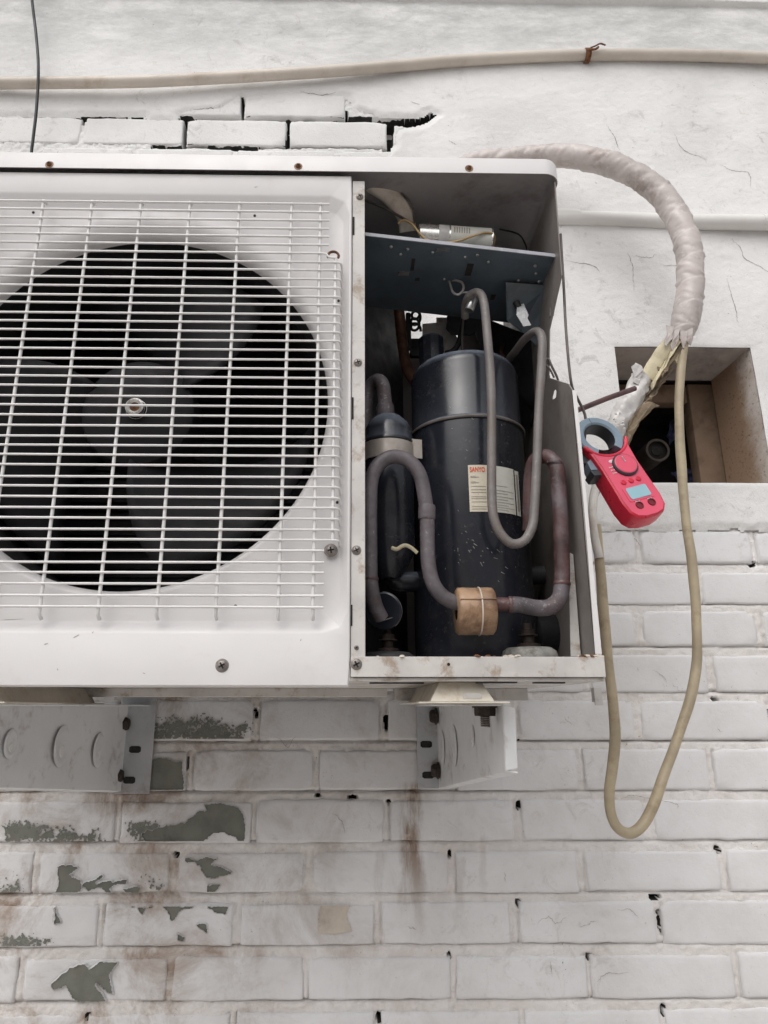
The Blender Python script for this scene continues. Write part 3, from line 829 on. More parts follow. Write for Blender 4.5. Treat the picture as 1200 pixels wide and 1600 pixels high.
# ------------------------------------------------------------------ the air conditioner
ac = thing('air_conditioner', (-0.155, 0.15, H + 0.02), 'white outdoor air conditioner unit with its service cover removed and compressor exposed', 'air conditioner')
UX0, UX1 = -0.565, 0.249
Z = lambda z: H + z


def screw(c, r=0.0042, parent=ac, rust=False, nrm=(0, -1, 0)):
    """pan head with a cross recess: dark slots sunk in the head"""
    nv = Vector(nrm).normalized(); ux = nv.orthogonal().normalized(); uy = nv.cross(ux)
    m = MB().lathe([(0.0, 0.0026), (r * 0.5, 0.0025), (r * 0.82, 0.0019), (r, 0.0008), (r * 1.02, -0.001)], c, nrm, 16, False)
    rot = rnd.uniform(0, 1.5)
    for k in range(2):
        a_ = rot + k * math.pi / 2
        d1 = ux * math.cos(a_) + uy * math.sin(a_); d2 = nv.cross(d1)
        m.prism([c + nv * 0.0022 + d1 * (sa * r * 0.62) + d2 * (sb * r * 0.15) for sa, sb in ((-1, -1), (1, -1), (1, 1), (-1, 1))], nv * 0.0005)
    s = m.build('screw', M['rust'] if rust else M['screw'], parent, smooth=35)
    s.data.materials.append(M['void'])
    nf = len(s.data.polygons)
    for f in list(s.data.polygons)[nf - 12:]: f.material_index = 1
    if not rust:
        MB().lathe([(r * 1.02, 0.0003), (r * 1.22, 0.0002), (r * 1.3, -0.0003)], c, nrm, 18, False).build('washer', M['screw'], parent, smooth=40)
    return s


# front panel: pressed sheet with a recessed field and a bell-mouthed fan opening
CX, CZ = -0.2376, 0.3255
NSEG = 128


def rr_ray(a, x0, x1, z0, z1, rad):
    """distance from the fan centre to a rounded rectangle along angle a"""
    lo, hi = 0.0, 1.0
    cx, cz, hx, hz = (x0 + x1) / 2, (z0 + z1) / 2, (x1 - x0) / 2, (z1 - z0) / 2
    for _ in range(40):
        t = (lo + hi) / 2
        px, pz = CX + t * math.cos(a) - cx, CZ + t * math.sin(a) - cz
        qx, qz = abs(px) - hx + rad, abs(pz) - hz + rad
        sd = math.hypot(max(qx, 0), max(qz, 0)) + min(max(qx, qz), 0) - rad
        if sd < 0: lo = t
        else: hi = t
    return lo


angs = [2 * math.pi * k / NSEG for k in range(NSEG)]
for cxx, czz in ((-0.0015, 0.6140), (-0.0015, 0.0188), (UX0, 0.6140), (UX0, 0.0188), (-0.012, 0.572), (-0.012, 0.078), (UX0 + .03, 0.572), (UX0 + .03, 0.078)):
    angs.append(math.atan2(czz - CZ, cxx - CX) % (2 * math.pi))
angs = sorted(set(round(a, 5) for a in angs))
NA = len(angs)
rings = []
RI, REC = 0.2115, 0.009
RO = 0.2195
ROA = lambda a: RO + 0.016 * max(0.0, math.sin(a)) ** 1.5
rings.append([(RI, 0.0275)] * NA)
for k in range(1, 8):
    b = k / 7 * math.pi / 2
    rings.append([(RI + (ROA(a) - RI) * (1 - math.cos(b)), 0.026 - (0.026 - REC) * math.sin(b)) for a in angs])
rings.append([(ROA(a) + 0.002, REC) for a in angs])
for rect, y in (((UX0 + .030, -0.0105, 0.0830, 0.5690, 0.022), REC), ((UX0 + .027, -0.0080, 0.0800, 0.5720, 0.0235), REC - 0.0015), ((UX0 + .020, -0.0040, 0.0715, 0.5830, 0.022), 0.0012), ((UX0 + .018, -0.0030, 0.0690, 0.5860, 0.021), 0.0),
                ((UX0 + .0015, -0.0012, 0.0203, 0.6127, 0.0015), 0.0), ((UX0, 0.0, 0.0188, 0.6142, 0.0015), 0.0016), ((UX0, 0.0, 0.0188, 0.6142, 0.0015), 0.017)):
    row = [(max(rr_ray(a, *rect), ROA(a) + 0.0021), y) for a in angs]
    rings.append(row)
vs = [(CX + r * math.cos(a), y, Z(CZ + r * math.sin(a))) for ring in rings for a, (r, y) in zip(angs, ring)]
fs = [(i * NA + k, i * NA + (k + 1) % NA, (i + 1) * NA + (k + 1) % NA, (i + 1) * NA + k) for i in range(len(rings) - 1) for k in range(NA)]
MB().add(vs, fs).build('front_panel', M['unit'], ac, smooth=28)

MB().lathe([(RI + 0.0005, 0.0276), (RI + 0.0005, 0.16), (RI + 0.02, 0.20)], (CX, 0, Z(CZ)), (0, 1, 0), 96, False).build('fan_shroud', M['coil'], ac, smooth=40)  # near-black lining stands in for the shade behind the fan opening
# fan
hubc = P(217, 645, 0.06)
fan = MB().lathe([(0.0, -0.012), (0.010, -0.012), (0.012, -0.009), (0.058, -0.007), (0.0645, -0.003), (0.067, 0.004), (0.067, 0.05), (0.0, 0.05)], hubc, (0, 1, 0), 48, False).build('fan', M['fan'], ac, smooth=35)
PW[fan.name] = Matrix.Identity(4)
fan.matrix_parent_inverse = PW[ac.name].inverted()


def part_parent(o):
    """children of a part: the part itself sits at the world origin"""
    PW[o.name] = Matrix.Identity(4)
    return o


MB().lathe([(0.0055, -0.017), (0.0085, -0.019), (0.0105, -0.018), (0.0105, -0.010), (0.012, -0.0095), (0.012, -0.007)], hubc, (0, 1, 0), 24, False).build('nut', M['bright'], fan)
MB().lathe([(0.0, -0.016), (0.0056, -0.016), (0.0056, -0.008)], hubc, (0, 1, 0), 16, False).build('shaft', M['rust'], fan)
for kb in range(3):
    a0 = math.radians(-62 + 120 * kb)
    V = []; nr, na = 10, 14
    for i in range(nr):
        rr = 0.060 + (0.198 - 0.060) * i / (nr - 1)
        sweep = math.radians(62 + 18 * i / (nr - 1)); lead = math.radians(26) * (i / (nr - 1)) ** 1.5
        for j in range(na):
            t = j / (na - 1)
            a = a0 + lead + sweep * (t - 0.5)
            V.append((hubc.x + rr * math.cos(a), hubc.y + 0.030 + 0.075 * (t - 0.5) - 0.012 * math.sin(math.pi * t), hubc.z + rr * math.sin(a)))
    b = MB().add(V, [(i * na + j, i * na + j + 1, (i + 1) * na + j + 1, (i + 1) * na + j) for i in range(nr - 1) for j in range(na - 1)]).build('blade', M['fan'], fan, smooth=80)
    md = b.modifiers.new('thickness', 'SOLIDIFY'); md.thickness = 0.003

# casing round the fan chamber
MB().box(UX0, UX0 + 0.0015, 0.018, 0.30, Z(0.03), Z(0.612)).build('side_panel', M['unit'], ac, smooth=0)
coil = MB()
coil.box(UX0 + 0.01, 0.07, 0.262, 0.285, Z(0.032), Z(0.60))
for i in range(46):
    z = 0.04 + i * 0.012
    coil.box(UX0 + 0.012, 0.06, 0.258, 0.2615, Z(z), Z(z + 0.004))
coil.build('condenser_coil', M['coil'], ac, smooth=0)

# grille: every wire its own mesh
gy = -0.0085
grille = MB().box(-0.545, -0.535, gy + 0.002, 0.010, Z(0.32), Z(0.335), 0.001).build('grille', M['wire'], ac)
part_parent(grille)
hw = 0.00128
zs_w = [0.5655 - 0.01122 * i for i in range(43)]


def wire_path(z, kind):
    xl = UX0 + 0.028
    if kind == 'end':      # plain cut end
        return [(xl, gy, z), (-0.0265, gy, z)]
    if kind == 'jog':
        return [(xl, gy, z), (-0.034, gy, z), (-0.029, gy, z - 0.001), (-0.0265, gy, z - 0.005), (-0.022, gy, z - 0.0058), (-0.019, gy, z - 0.0058)]
    return [(xl, gy, z), (-0.0155, gy, z), (-0.0128, gy + 0.0012, z - 0.0004), (-0.0116, gy + 0.004, z - 0.0012), (-0.0114, gy + 0.016, z - 0.0022)]


mesh_cache = {}
for i, z in enumerate(zs_w):
    kind = 'end' if (i < 6 or i > 36) else ('jog' if i == 6 else 'hook')
    if kind not in mesh_cache:
        o = MB().tube([(x, y, zz - z) for x, y, zz in wire_path(z, kind)], hw, 8).build('wire', M['wire'], grille, smooth=60)
        mesh_cache[kind] = o.data
    else:
        o = bpy.data.objects.new('wire', mesh_cache[kind]); col.objects.link(o); o.parent = grille
    o.matrix_parent_inverse = Matrix.Identity(4)
    o.location = (0, rnd.uniform(-0.0002, 0.0002), Z(z) + rnd.uniform(-0.0005, 0.0005))
    tilt = rnd.uniform(-0.0022, 0.0022)
    o.rotation_euler = (0, tilt, 0)
vb = None
for x in (-0.0368, -0.0708, -0.1318, -0.1895, -0.2465, -0.3032, -0.3595, -0.4165, -0.4735, -0.5250):
    if vb is None:
        o = MB().tube([(0, 0.007, 0.2415), (0, 0.0015, 0.2413), (0, -0.0005, 0.2400), (0, 0, 0.235), (0, 0, -0.235), (0, 0.0005, -0.2415), (0, 0.006, -0.2445)], 0.0019, 8).build('upright_wire', M['wire'], grille, smooth=60); vb = o.data
    else:
        o = bpy.data.objects.new('upright_wire', vb); col.objects.link(o); o.parent = grille
    o.matrix_parent_inverse = Matrix.Identity(4)
    o.location = (x, gy + 0.0024, Z(0.3275))
o = MB().tube([P(524.5, 402, gy + 0.002), P(524, 420, gy + 0.0024), P(519.5, 843, gy + 0.0024)], 0.0019, 8).build('upright_wire', M['wire'], grille, smooth=60)
rg = P(521, 404, 0.003)
MB().tube([rg + Vector((0.0062 * math.cos(t), -0.006, 0.0058 * math.sin(t) - 0.001)) for t in [math.radians(d) for d in range(-25, 206, 15)]], 0.0015, 8).build('rusty_clip', M['rust'], grille)
screw(P(517, 860, 0.004), 0.0055)
screw(P(347, 1040, -0.0002), 0.0052)
for (u, v) in ((52, 332), (398, 337), (368, 947), (437, 929), (527, 785), (529, 470)):
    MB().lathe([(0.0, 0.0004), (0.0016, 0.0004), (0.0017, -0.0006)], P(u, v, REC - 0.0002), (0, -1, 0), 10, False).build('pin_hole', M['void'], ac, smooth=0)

for (u, v, l, an) in ((119, 994, 0.0035, 0.5), (72, 1006, 0.002, 0.3), (145, 988, 0.0012, 0.9), (20, 968, 0.012, 0.05), (470, 1000, 0.0012, 1.2), (225, 1052, 0.0015, -0.4), (400, 292, 0.002, 0.2), (90, 1046, 0.0012, 2.0)):
    c = P(u, v, -0.0003); w = 0.00035
    MB().prism([c + Vector((math.cos(an) * l * a_ - math.sin(an) * w * b_, 0, math.sin(an) * l * a_ + math.cos(an) * w * b_)) for a_, b_ in ((-1, -0.3), (-0.2, -1), (1, -0.2), (0.6, 0.8), (-0.5, 1))], (0, 0.0002, 0)).build('scuff', M['dust'], ac, smooth=0)
# partition post beside the open compartment
pp = MB()
pp.box(0.0006, 0.0150, 0.0030, 0.0045, Z(0.0470), Z(0.6090))
pp.box(0.0135, 0.0150, 0.0045, 0.020, Z(0.0470), Z(0.6090))
post = pp.build('corner_post', M['unit_dirty'], ac, smooth=0, bevel=0.0006)
for (u, v) in ((562, 308), (559, 567), (557, 860)): screw(P(u, v, 0.0032), 0.0042)
for (u, va, vb_) in ((552.5, 339, 367), (551, 621, 655), (549, 945, 978)):
    a = P(u, va, 0.0028); b = P(u, vb_, 0.0028)
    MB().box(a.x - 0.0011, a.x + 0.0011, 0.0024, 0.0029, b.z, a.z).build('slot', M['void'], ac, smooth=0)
screw(P(557, 1012, 0.0032), 0.002)

# partition wall between fan and compressor chambers: runs back and then turns aside
pl = [(-0.006, 0.018), (-0.006, 0.13), (0.004, 0.16), (0.074, 0.255), (0.080, 0.285)]
V = [(x, y, Z(zz)) for zz in (0.03, 0.611) for x, y in pl] + [(x - 0.0015, y + 0.001, Z(zz)) for zz in (0.03, 0.611) for x, y in pl]
n = len(pl)
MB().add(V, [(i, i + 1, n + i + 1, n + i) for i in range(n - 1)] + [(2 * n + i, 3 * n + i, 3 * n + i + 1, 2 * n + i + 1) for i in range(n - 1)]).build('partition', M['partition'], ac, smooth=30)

# right side panel: polygon in depth and height with a cut-out for the valves
SX = 0.2450
sp = [PXP(u, v, SX) for u, v in ((873, 330), (877, 430), (858, 515), (857, 590), (866, 593), (888, 600), (894, 610), (911, 800), (930, 1022))]
spp = [Vector((SX, max(p.y, 0.004), p.z)) for p in sp]
spp[0].z = Z(0.6125)
hl = PXP(866, 617, SX)
hole = [hl + Vector((0, dy * 1.3, dz)) for dy, dz in ((-0.004, 0.006), (-0.007, 0.0), (-0.004, -0.006), (0.006, -0.003), (0.008, 0.002), (0.002, 0.0062))]
outline = spp + [Vector((SX, spp[-1].y, Z(0.030))), Vector((SX, 0.295, Z(0.030))), Vector((SX, 0.295, Z(0.6125)))]
from mathutils.geometry import tessellate_polygon
flat = [Vector((p.y, p.z, 0)) for p in outline]; hflat = [Vector((p.y, p.z, 0)) for p in hole]
tris = tessellate_polygon([flat, hflat])
loop = outline + hole; nl, no = len(loop), len(outline)
V = [tuple(p) for p in loop] + [(p.x + 0.0014, p.y, p.z) for p in loop]
fs = [tuple(t) for t in tris] + [tuple(nl + i for i in reversed(t)) for t in tris]
for a_, b_ in ((0, no), (no, nl)):
    m_ = b_ - a_
    fs += [(a_ + i, a_ + (i + 1) % m_, nl + a_ + (i + 1) % m_, nl + a_ + i) for i in range(m_)]
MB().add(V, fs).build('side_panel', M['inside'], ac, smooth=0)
# folded bright edge of the lower side panel
e0, e1 = spp[-3], spp[-1]
MB().prism([e0, e1, e1 + Vector((0.006, -0.0015, 0)), e0 + Vector((0.004, -0.0015, 0))], (0.0, 0.0018, 0)).build('edge_fold', M['unit'], ac, smooth=0)
# back plate of the compressor chamber
bz = P(720, 545, 0.292).z
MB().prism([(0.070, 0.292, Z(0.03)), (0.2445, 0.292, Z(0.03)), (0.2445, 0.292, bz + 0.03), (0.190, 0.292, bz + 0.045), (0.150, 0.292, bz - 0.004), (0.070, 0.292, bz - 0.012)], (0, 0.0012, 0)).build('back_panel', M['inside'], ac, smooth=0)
# narrow valve support strips in front of the side panel
a = [P(888, 862, .05), P(896, 866, .05), P(908, 1026, .05), P(892, 1026, .05)]
MB().prism(a, (0, 0.002, 0)).build('support_strip', M['unit_dirty'], ac, smooth=0, bevel=0.0006)
for (u, v, rr) in ((905, 899, 0.0110), (914, 990, 0.0125)):
    c = P(u, v, 0.17)
    MB().lathe([(0.0, 0.0), (rr * 0.8, 0.0), (rr, 0.002), (rr, 0.007), (rr * 0.75, 0.008), (rr * 0.75, 0.011), (rr * 0.95, 0.0115), (rr * 0.95, 0.017), (0, 0.018)], (SX + 0.001, c.y, c.z), (1, 0, 0), 20, False).build('valve_cap', M['black'], ac, smooth=35)
    MB().lathe([(0.0, -0.06), (0.012, -0.06), (0.012, 0.0), (0, 0.0)], (SX - 0.001, c.y, c.z), (1, 0, 0), 14, False).build('valve_body', M['partition'], ac, smooth=35)

# top cover with wrapped skirt and rounded front right corner
LT, LB, LY0, LY1, LX1 = 0.6385, 0.6152, -0.0055, 0.312, 0.2515
ol = [(UX0 - 0.004, LY1), (UX0 - 0.004, LY0 + 0.02), (UX0 + 0.002, LY0 + 0.006), (UX0 + 0.016, LY0)]
R_ = 0.020
ol += [(LX1 - R_ + R_ * math.sin(b), LY0 + R_ - R_ * math.cos(b)) for b in [math.pi / 2 * k / 8 for k in range(9)]] + [(LX1, LY1)]


def inset(ol, d):
    out = []
    for i, p in enumerate(ol):
        a = Vector(ol[max(i - 1, 0)]); b = Vector(ol[min(i + 1, len(ol) - 1)])
        t = (b - a).normalized(); out.append((p[0] - t.y * d, p[1] + t.x * d))
    return out


V = []; n = len(ol)
for dd, zz in ((0.0, LB), (0.0, LT - 0.003), (0.001, LT - 0.0009), (0.004, LT)):
    V += [(x, y, Z(zz)) for x, y in inset(ol, dd)]
fs = [(i * n + k, i * n + k + 1, (i + 1) * n + k + 1, (i + 1) * n + k) for i in range(3) for k in range(n - 1)] + [tuple(range(3 * n, 4 * n))]
lid = MB().add(V, fs).build('top_cover', M['unit'], ac, smooth=45)
part_parent(lid)
V = []
il = inset(ol, 0.0012)
for dd, zz in ((0.0, LB), (0.0012, LB), (0.0014, LT - 0.004), (0.003, LT - 0.0022)):
    V += [(x, y, Z(zz)) for x, y in inset(ol, dd)]
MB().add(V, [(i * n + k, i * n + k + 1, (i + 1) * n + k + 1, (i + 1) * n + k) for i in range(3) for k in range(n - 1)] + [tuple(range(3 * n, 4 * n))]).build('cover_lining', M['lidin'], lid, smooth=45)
for (u, v) in ((77, 257), (466, 260), (733, 263)):
    c = P(u, v, LY0 - 0.0002)
    MB().lathe([(0.0, 0.0003), (0.0046, 0.0003), (0.0050, 0.0)], c, (0, -1, 0), 20, False).build('rust_ring', M['rust2'], lid, smooth=0)
    screw(c + Vector((0, -0.0002, 0)), 0.0030, lid, True)

# base pan
bp = MB()
bp.box(0.0008, 0.2490, -0.0005, 0.0012, Z(0.0278), Z(0.0472))
bp.box(0.0008, 0.2490, 0.0012, 0.0085, Z(0.0460), Z(0.0472))
bp.box(UX0, 0.0004, 0.0022, 0.0036, Z(0.0240), Z(0.0472))
bp.box(UX0, 0.2490, 0.0036, 0.300, Z(0.0240), Z(0.0275))
bp.box(0.2478, 0.2490, 0.0012, 0.300, Z(0.0277), Z(0.0472))
bp.box(UX0, 0.2490, 0.2985, 0.3000, Z(0.0277), Z(0.0472))
base = bp.build('base_pan', M['unit_dirty'], ac, smooth=0, bevel=0.0005)
part_parent(base)
for x0, x1, y0 in ((-0.16, -0.02, 0.05), (0.02, 0.075, 0.03), (0.125, 0.165, 0.012), (0.185, 0.215, 0.02), (-0.31, -0.2, 0.03), (-0.5, -0.34, 0.05)):
    MB().box(x0, x1, y0, y0 + 0.012, Z(0.0226), Z(0.0239)).build('pressed_rib', M['partition'] if rnd.random() < 0.5 else M['unit_dirty'], base, smooth=0)
MB().box(0.06, 0.238, 0.262, 0.2985, Z(0.008), Z(0.0239)).build('rear_rail', M['unit_dirty'], base, smooth=0, bevel=0.0006)
MB().box(UX0 + 0.01, 0.05, 0.262, 0.2985, Z(0.013), Z(0.0239)).build('rear_rail', M['unit_dirty'], base, smooth=0, bevel=0.0006)
a = P(925, 1062, 0.23); b = P(941, 1102, 0.23)
MB().box(a.x, b.x, 0.226, 0.229, b.z, Z(0.0239)).box(b.x - 0.002, b.x, 0.229, 0.262, b.z + 0.004, Z(0.0239)).build('hanging_tab', M['unit_dirty'], base, smooth=0, bevel=0.0005)
screw(P(557, 1038, -0.0002), 0.0055)
MB().lathe([(0.0, 0.0003), (0.0015, 0.0003), (0.0016, -0.0006)], P(701, 1038, -0.0006), (0, -1, 0), 10, False).build('pin_hole', M['void'], base, smooth=0)
# crumbs of dirt and flaked paint on the lip
for i in range(26):
    x = rnd.choice([rnd.uniform(0.004, 0.09), rnd.uniform(0.12, 0.17), rnd.uniform(0.225, 0.247), rnd.uniform(0.235, 0.248)])
    s = rnd.uniform(0.0008, 0.0028)
    MB().lathe([(0.0, -s * .3), (s * 1.6, 0), (s * 1.2, s * .7), (0, s)], (x, rnd.uniform(0.0, 0.007), Z(0.0472)), (rnd.uniform(-.3, .3), rnd.uniform(-.3, .3), 1), 7, False).build('dirt_crumb', M['cream'] if i % 3 else M['rust'], base, smooth=0)


def foot(xc, name='mounting_foot'):
    w0, w1, h0, h1 = 0.021, 0.044, 0.0238, 0.0050
    y0, y1 = 0.020, 0.275
    m = MB()
    m.prism([(xc - w0, y0, Z(h0)), (xc + w0, y0, Z(h0)), (xc + w1 * .72, y0 - 0.010, Z(h1)), (xc - w1 * .72, y0 - 0.010, Z(h1))], (0, 0.0014, 0))
    for s in (-1, 1):
        m.prism([(xc + s * w0, y0 + .0015, Z(h0)), (xc + s * w1 * .72, y0 - 0.0085, Z(h1)), (xc + s * w1 * .72, y1, Z(h1)), (xc + s * w0, y1, Z(h0))], (-s * 0.0014, 0, 0))
    m.box(xc - w1, xc + w1, y0 - 0.020, y1, Z(h1 - 0.0018), Z(h1 - 0.0002))
    o = m.build(name, M['foot'], ac, smooth=0, bevel=0.0007)
    part_parent(o)
    c = Vector((xc + 0.010, y0 - 0.0085, Z(h1 + 0.0055)))
    MB().prism([c + Vector((x, -0.0006, z)) for x, z in ((-0.009, -0.0028), (0.0085, -0.0028), (0.009, 0), (0.0075, 0.0024), (-0.0075, 0.0024), (-0.009, 0))], (0, 0.0004, 0)).build('slot', M['unit_dirty'], o, smooth=0)


foot(0.110)
foot(-0.372)

# shelf above the compressor, sagging to the right
s00, s10 = P(570, 368.5, 0.022), P(868, 403, 0.026)
dep = 0.150
tl = Vector((s10 - s00)); tl.y = 0


def shelf_pt(u, v):
    """sight line met with the shelf's underside"""
    nrm = Vector((s10 - s00)).cross(Vector((0, 1, 0))).normalized()
    d = ray(u, v); o = Vector((0, -DC, H))
    return o + d * ((s00 - o).dot(nrm) / d.dot(nrm))


s0, s1 = s00 + Vector((-0.004, 0, 0)), s10 + Vector((0.003, 0, 0.0))
sh = MB().prism([s0, s1, s1 + Vector((0, dep, 0)), s0 + Vector((0, dep, 0))], (0, 0, 0.0014)).build('shelf', M['shelf'], ac, smooth=0)
part_parent(sh)
MB().prism([s0 + Vector((0, -0.0005, -0.0002)), s1 + Vector((0, -0.0005, -0.0002)), s1 + Vector((0, -0.0005, 0.0042)), s0 + Vector((0, -0.0005, 0.0042))], (0, -0.0012, 0)).build('front_lip', M['lip'], sh, smooth=0)
up = Vector((0, 0, 1))
for (u, v) in ((611, 385), (637, 389), (676, 394), (727, 401), (746, 398), (763, 409), (836, 415), (837, 427), (810, 438), (842, 440), (626, 397), (694, 436)):
    MB().lathe([(0, 0.0018), (0.0014, 0.0016), (0.0022, 0.0006), (0.0022, -0.0003)], shelf_pt(u, v) + Vector((0, 0, -0.0002)), (0, 0, -1), 10, False).build('screw_tip', M['steel'], sh)
for (u, v, w, d) in ((645, 413, .0022, .012), (733, 421, .004, .012), (633, 427, .009, .004), (695, 390, .010, .003), (652, 436, .003, .003), (770, 464, .003, .006)):
    c = shelf_pt(u, v)
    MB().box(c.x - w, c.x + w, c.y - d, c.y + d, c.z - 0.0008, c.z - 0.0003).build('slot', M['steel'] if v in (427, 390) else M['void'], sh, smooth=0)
# hanging inner bracket at the right end of the shelf
MB().prism(pts((790, 441, .075), (858, 446, .075), (856, 505, .105), (838, 540, .12), (818, 520, .115), (792, 500, .10)), (0, 0.0012, 0)).build('hanging_bracket', M['shelf'], ac, smooth=0)
MB().prism(pts((866, 404, .045), (871, 404, .045), (866, 492, .06), (859, 494, .06)), (0, 0.003, 0)).build('bracket_edge', M['steel'], ac, smooth=0)
MB().prism(pts((808, 478, .08), (818, 474, .08), (826, 492, .08), (824, 497, .08), (830, 508, .08), (818, 510, .08), (807, 492, .08)), (0, 0.0015, 0)).build('metal_tag', M['steel'], ac, smooth=0)
MB().tube(pts((806, 472, .083), (811, 481, .083)), 0.0045, 10).build('plug', M['black'], ac)
# dark flap with a pointed lower corner
MB().prism(pts((766, 500, .235), (836, 528, .14), (863, 598, .118), (838, 640, .15), (817, 687, .19), (795, 640, .235), (778, 596, .245), (757, 560, .245)), (0, 0.003, 0)).build('insulation_flap', M['black'], ac, smooth=0)
MB().prism(pts((700, 480, .24), (770, 480, .24), (770, 560, .24), (752, 545, .24), (742, 519, .24), (735, 523, .24), (706, 522, .24), (697, 512, .24)), (0, 0.003, 0)).build('rubber_pad', M['black'], ac, smooth=0)
rc = P(806, 550, 0.20)
MB().tube([rc + Vector((math.cos(b) * 0.021, 0.006 * math.sin(b), math.sin(b) * 0.021)) for b in [2 * math.pi * k / 28 for k in range(27)]], 0.0022, 8).build('copper_ring', M['copper'], ac, smooth=60)
MB().tube([rc + Vector((math.cos(b) * 0.016, 0.012, math.sin(b) * 0.016)) for b in [2 * math.pi * k / 28 for k in range(27)]], 0.0030, 8).build('copper_ring', M['copper'], ac, smooth=60)

# capacitor lying on the shelf
ca, cbb = P(653, 371, 0.062), P(767, 379, 0.062)
ax = (cbb - ca).normalized(); L_ = (cbb - ca).length
cap = MB().lathe([(0.0, 0), (0.0155, 0), (0.0168, 0.0015), (0.0168, L_ - 0.002), (0.0175, L_ - 0.001), (0.0175, L_), (0.0, L_)], ca, ax, 32, False).build('capacitor', M['bright'], ac, smooth=35)
part_parent(cap)
MB().lathe([(0.0171, L_ * 0.27), (0.0171, L_ * 0.41)], ca, ax, 32, False).build('clear_band', M['foil'], cap)
MB().lathe([(0.0170, L_ * 0.43), (0.0170, L_ * 0.985)], ca, ax, 32, False).build('sleeve', M['paper2'], cap)
for i in range(7):
    h = L_ * (0.47 + 0.033 * i)
    b0 = Vector((0, -1, 0)); b1 = ax.cross(b0)
    V = []
    for aa in (-0.45, -0.25, -0.05, 0.12):
        dd = (b0 * math.cos(aa) + b1 * math.sin(aa)) * 0.01718
        V += [ca + ax * h + dd, ca + ax * (h + L_ * 0.016) + dd]
    MB().add(V, [(0, 1, 3, 2), (2, 3, 5, 4), (4, 5, 7, 6)]).build('print_mark', M['ink'], cap, smooth=0)

MB().tube(smoothpath(pts((622, 350, .05), (627, 345, .048), (636, 345, .046), (646, 352, .044), (656, 365, .043), (668, 375, .042), (690, 379, .042), (715, 377, .042), (735, 370, .042), (755, 364, .043), (768, 365, .045), (773, 372, .05), (770, 386, .06)), 6), 0.0014, 8).build('yellow_wire', M['yellowwire'], ac, smooth=60)
# wide cream cable sleeve at the top left of the chamber
MB().tube(smoothpath(pts((560, 276, .05), (582, 288, .05), (604, 302, .055), (622, 320, .06), (634, 340, .07), (637, 362, .08)), 7), 0.0125, 14, flat=0.62).build('cable_sleeve', M['sleeve'], ac, smooth=60)
MB().tube(smoothpath(pts((582, 278, .045), (612, 290, .05), (632, 306, .055), (644, 322, .06), (648, 348, .07)), 6), 0.0011, 6).tube(smoothpath(pts((568, 312, .06), (600, 325, .06), (628, 340, .06), (645, 350, .06)), 6), 0.0018, 6).build('inner_wire', M['greywire'], ac, smooth=60)
MB().tube(smoothpath(pts((780, 358, .12), (810, 366, .12), (822, 385, .12), (822, 398, .12)), 6), 0.0012, 6).build('inner_wire', M['blackwire'], ac, smooth=60)

# compressor
KY = 0.136
cc_ = P(722, 600, KY); KX = P(732, 760, KY).x
ktop = P(722, 556, KY - 0.055).z - H
kseam = P(722, 650, KY - 0.072).z - H
r1, r2 = 0.0690, 0.0708
prof = [(0.0, 0.032), (r2 * 0.8, 0.032), (r2 - 0.004, 0.040), (r2, 0.052), (r2, kseam - 0.002), (r2 + 0.0022, kseam - 0.001), (r2 + 0.0024, kseam + 0.002), (r1 + 0.0015, kseam + 0.0035), (r1, kseam + 0.006), (r1, ktop - 0.010), (r1 - 0.0015, ktop - 0.003), (r1 - 0.006, ktop + 0.004), (r1 - 0.016, ktop + 0.009), (r1 * 0.5, ktop + 0.0135), (0.0, ktop + 0.015)]
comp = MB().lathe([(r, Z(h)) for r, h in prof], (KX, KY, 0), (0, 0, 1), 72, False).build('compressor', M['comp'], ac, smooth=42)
part_parent(comp)
MB().lathe([(r2 + 0.0019, Z(kseam - 0.0012)), (r2 + 0.0030, Z(kseam)), (r2 + 0.0030, Z(kseam + 0.0018)), (r2 + 0.0015, Z(kseam + 0.003))], (KX, KY, 0), (0, 0, 1), 72, False).build('weld_seam', M['greywire'], comp, smooth=60)
tc = P(674, 545, KY + 0.015)
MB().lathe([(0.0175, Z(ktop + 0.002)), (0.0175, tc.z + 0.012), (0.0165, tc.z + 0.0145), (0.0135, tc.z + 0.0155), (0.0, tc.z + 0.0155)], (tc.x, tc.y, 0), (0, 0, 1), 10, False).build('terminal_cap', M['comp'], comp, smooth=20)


def on_comp(phi, z, off=0.0005, r=r2):
    return Vector((KX + (r + off) * math.sin(phi), KY - (r + off) * math.cos(phi), z))


def phi_of(u, v, r=r2):
    """angle on the shell met by a sight line"""
    d = ray(u, v); o = Vector((0, -DC, H))
    dx, dy = d.x, d.y; ox, oy = o.x - KX, o.y - KY
    A_ = dx * dx + dy * dy; B_ = 2 * (ox * dx + oy * dy); C_ = ox * ox + oy * oy - r * r
    disc = B_ * B_ - 4 * A_ * C_
    if disc < 0: return math.radians(80), o.z + d.z * 1
    t = (-B_ - math.sqrt(disc)) / (2 * A_); p = o + d * t
    return math.atan2(p.x - KX, -(p.y - KY)), p.z


def sticker(name, u0, v0, u1, v1, m, off=0.0005, n=18):
    p0, zt = phi_of(u0, v0); p1, _ = phi_of(u1, v0); _, zb = phi_of(u0, v1)
    V = []
    for i in range(n + 1):
        ph = p0 + (p1 - p0) * i / n
        V += [on_comp(ph, zb, off), on_comp(ph, zt, off)]
    return MB().add(V, [(2 * i, 2 * i + 2, 2 * i + 3, 2 * i + 1) for i in range(n)]).build(name, m, comp, smooth=60, recalc=False), p0, p1, zb, zt


lb, lp0, lp1, lzb, lzt = sticker('label', 731, 727, 801, 800, M['paper'])
lp = lambda t: lp0 + (lp1 - lp0) * t
lz = lambda t: lzb + (lzt - lzb) * t


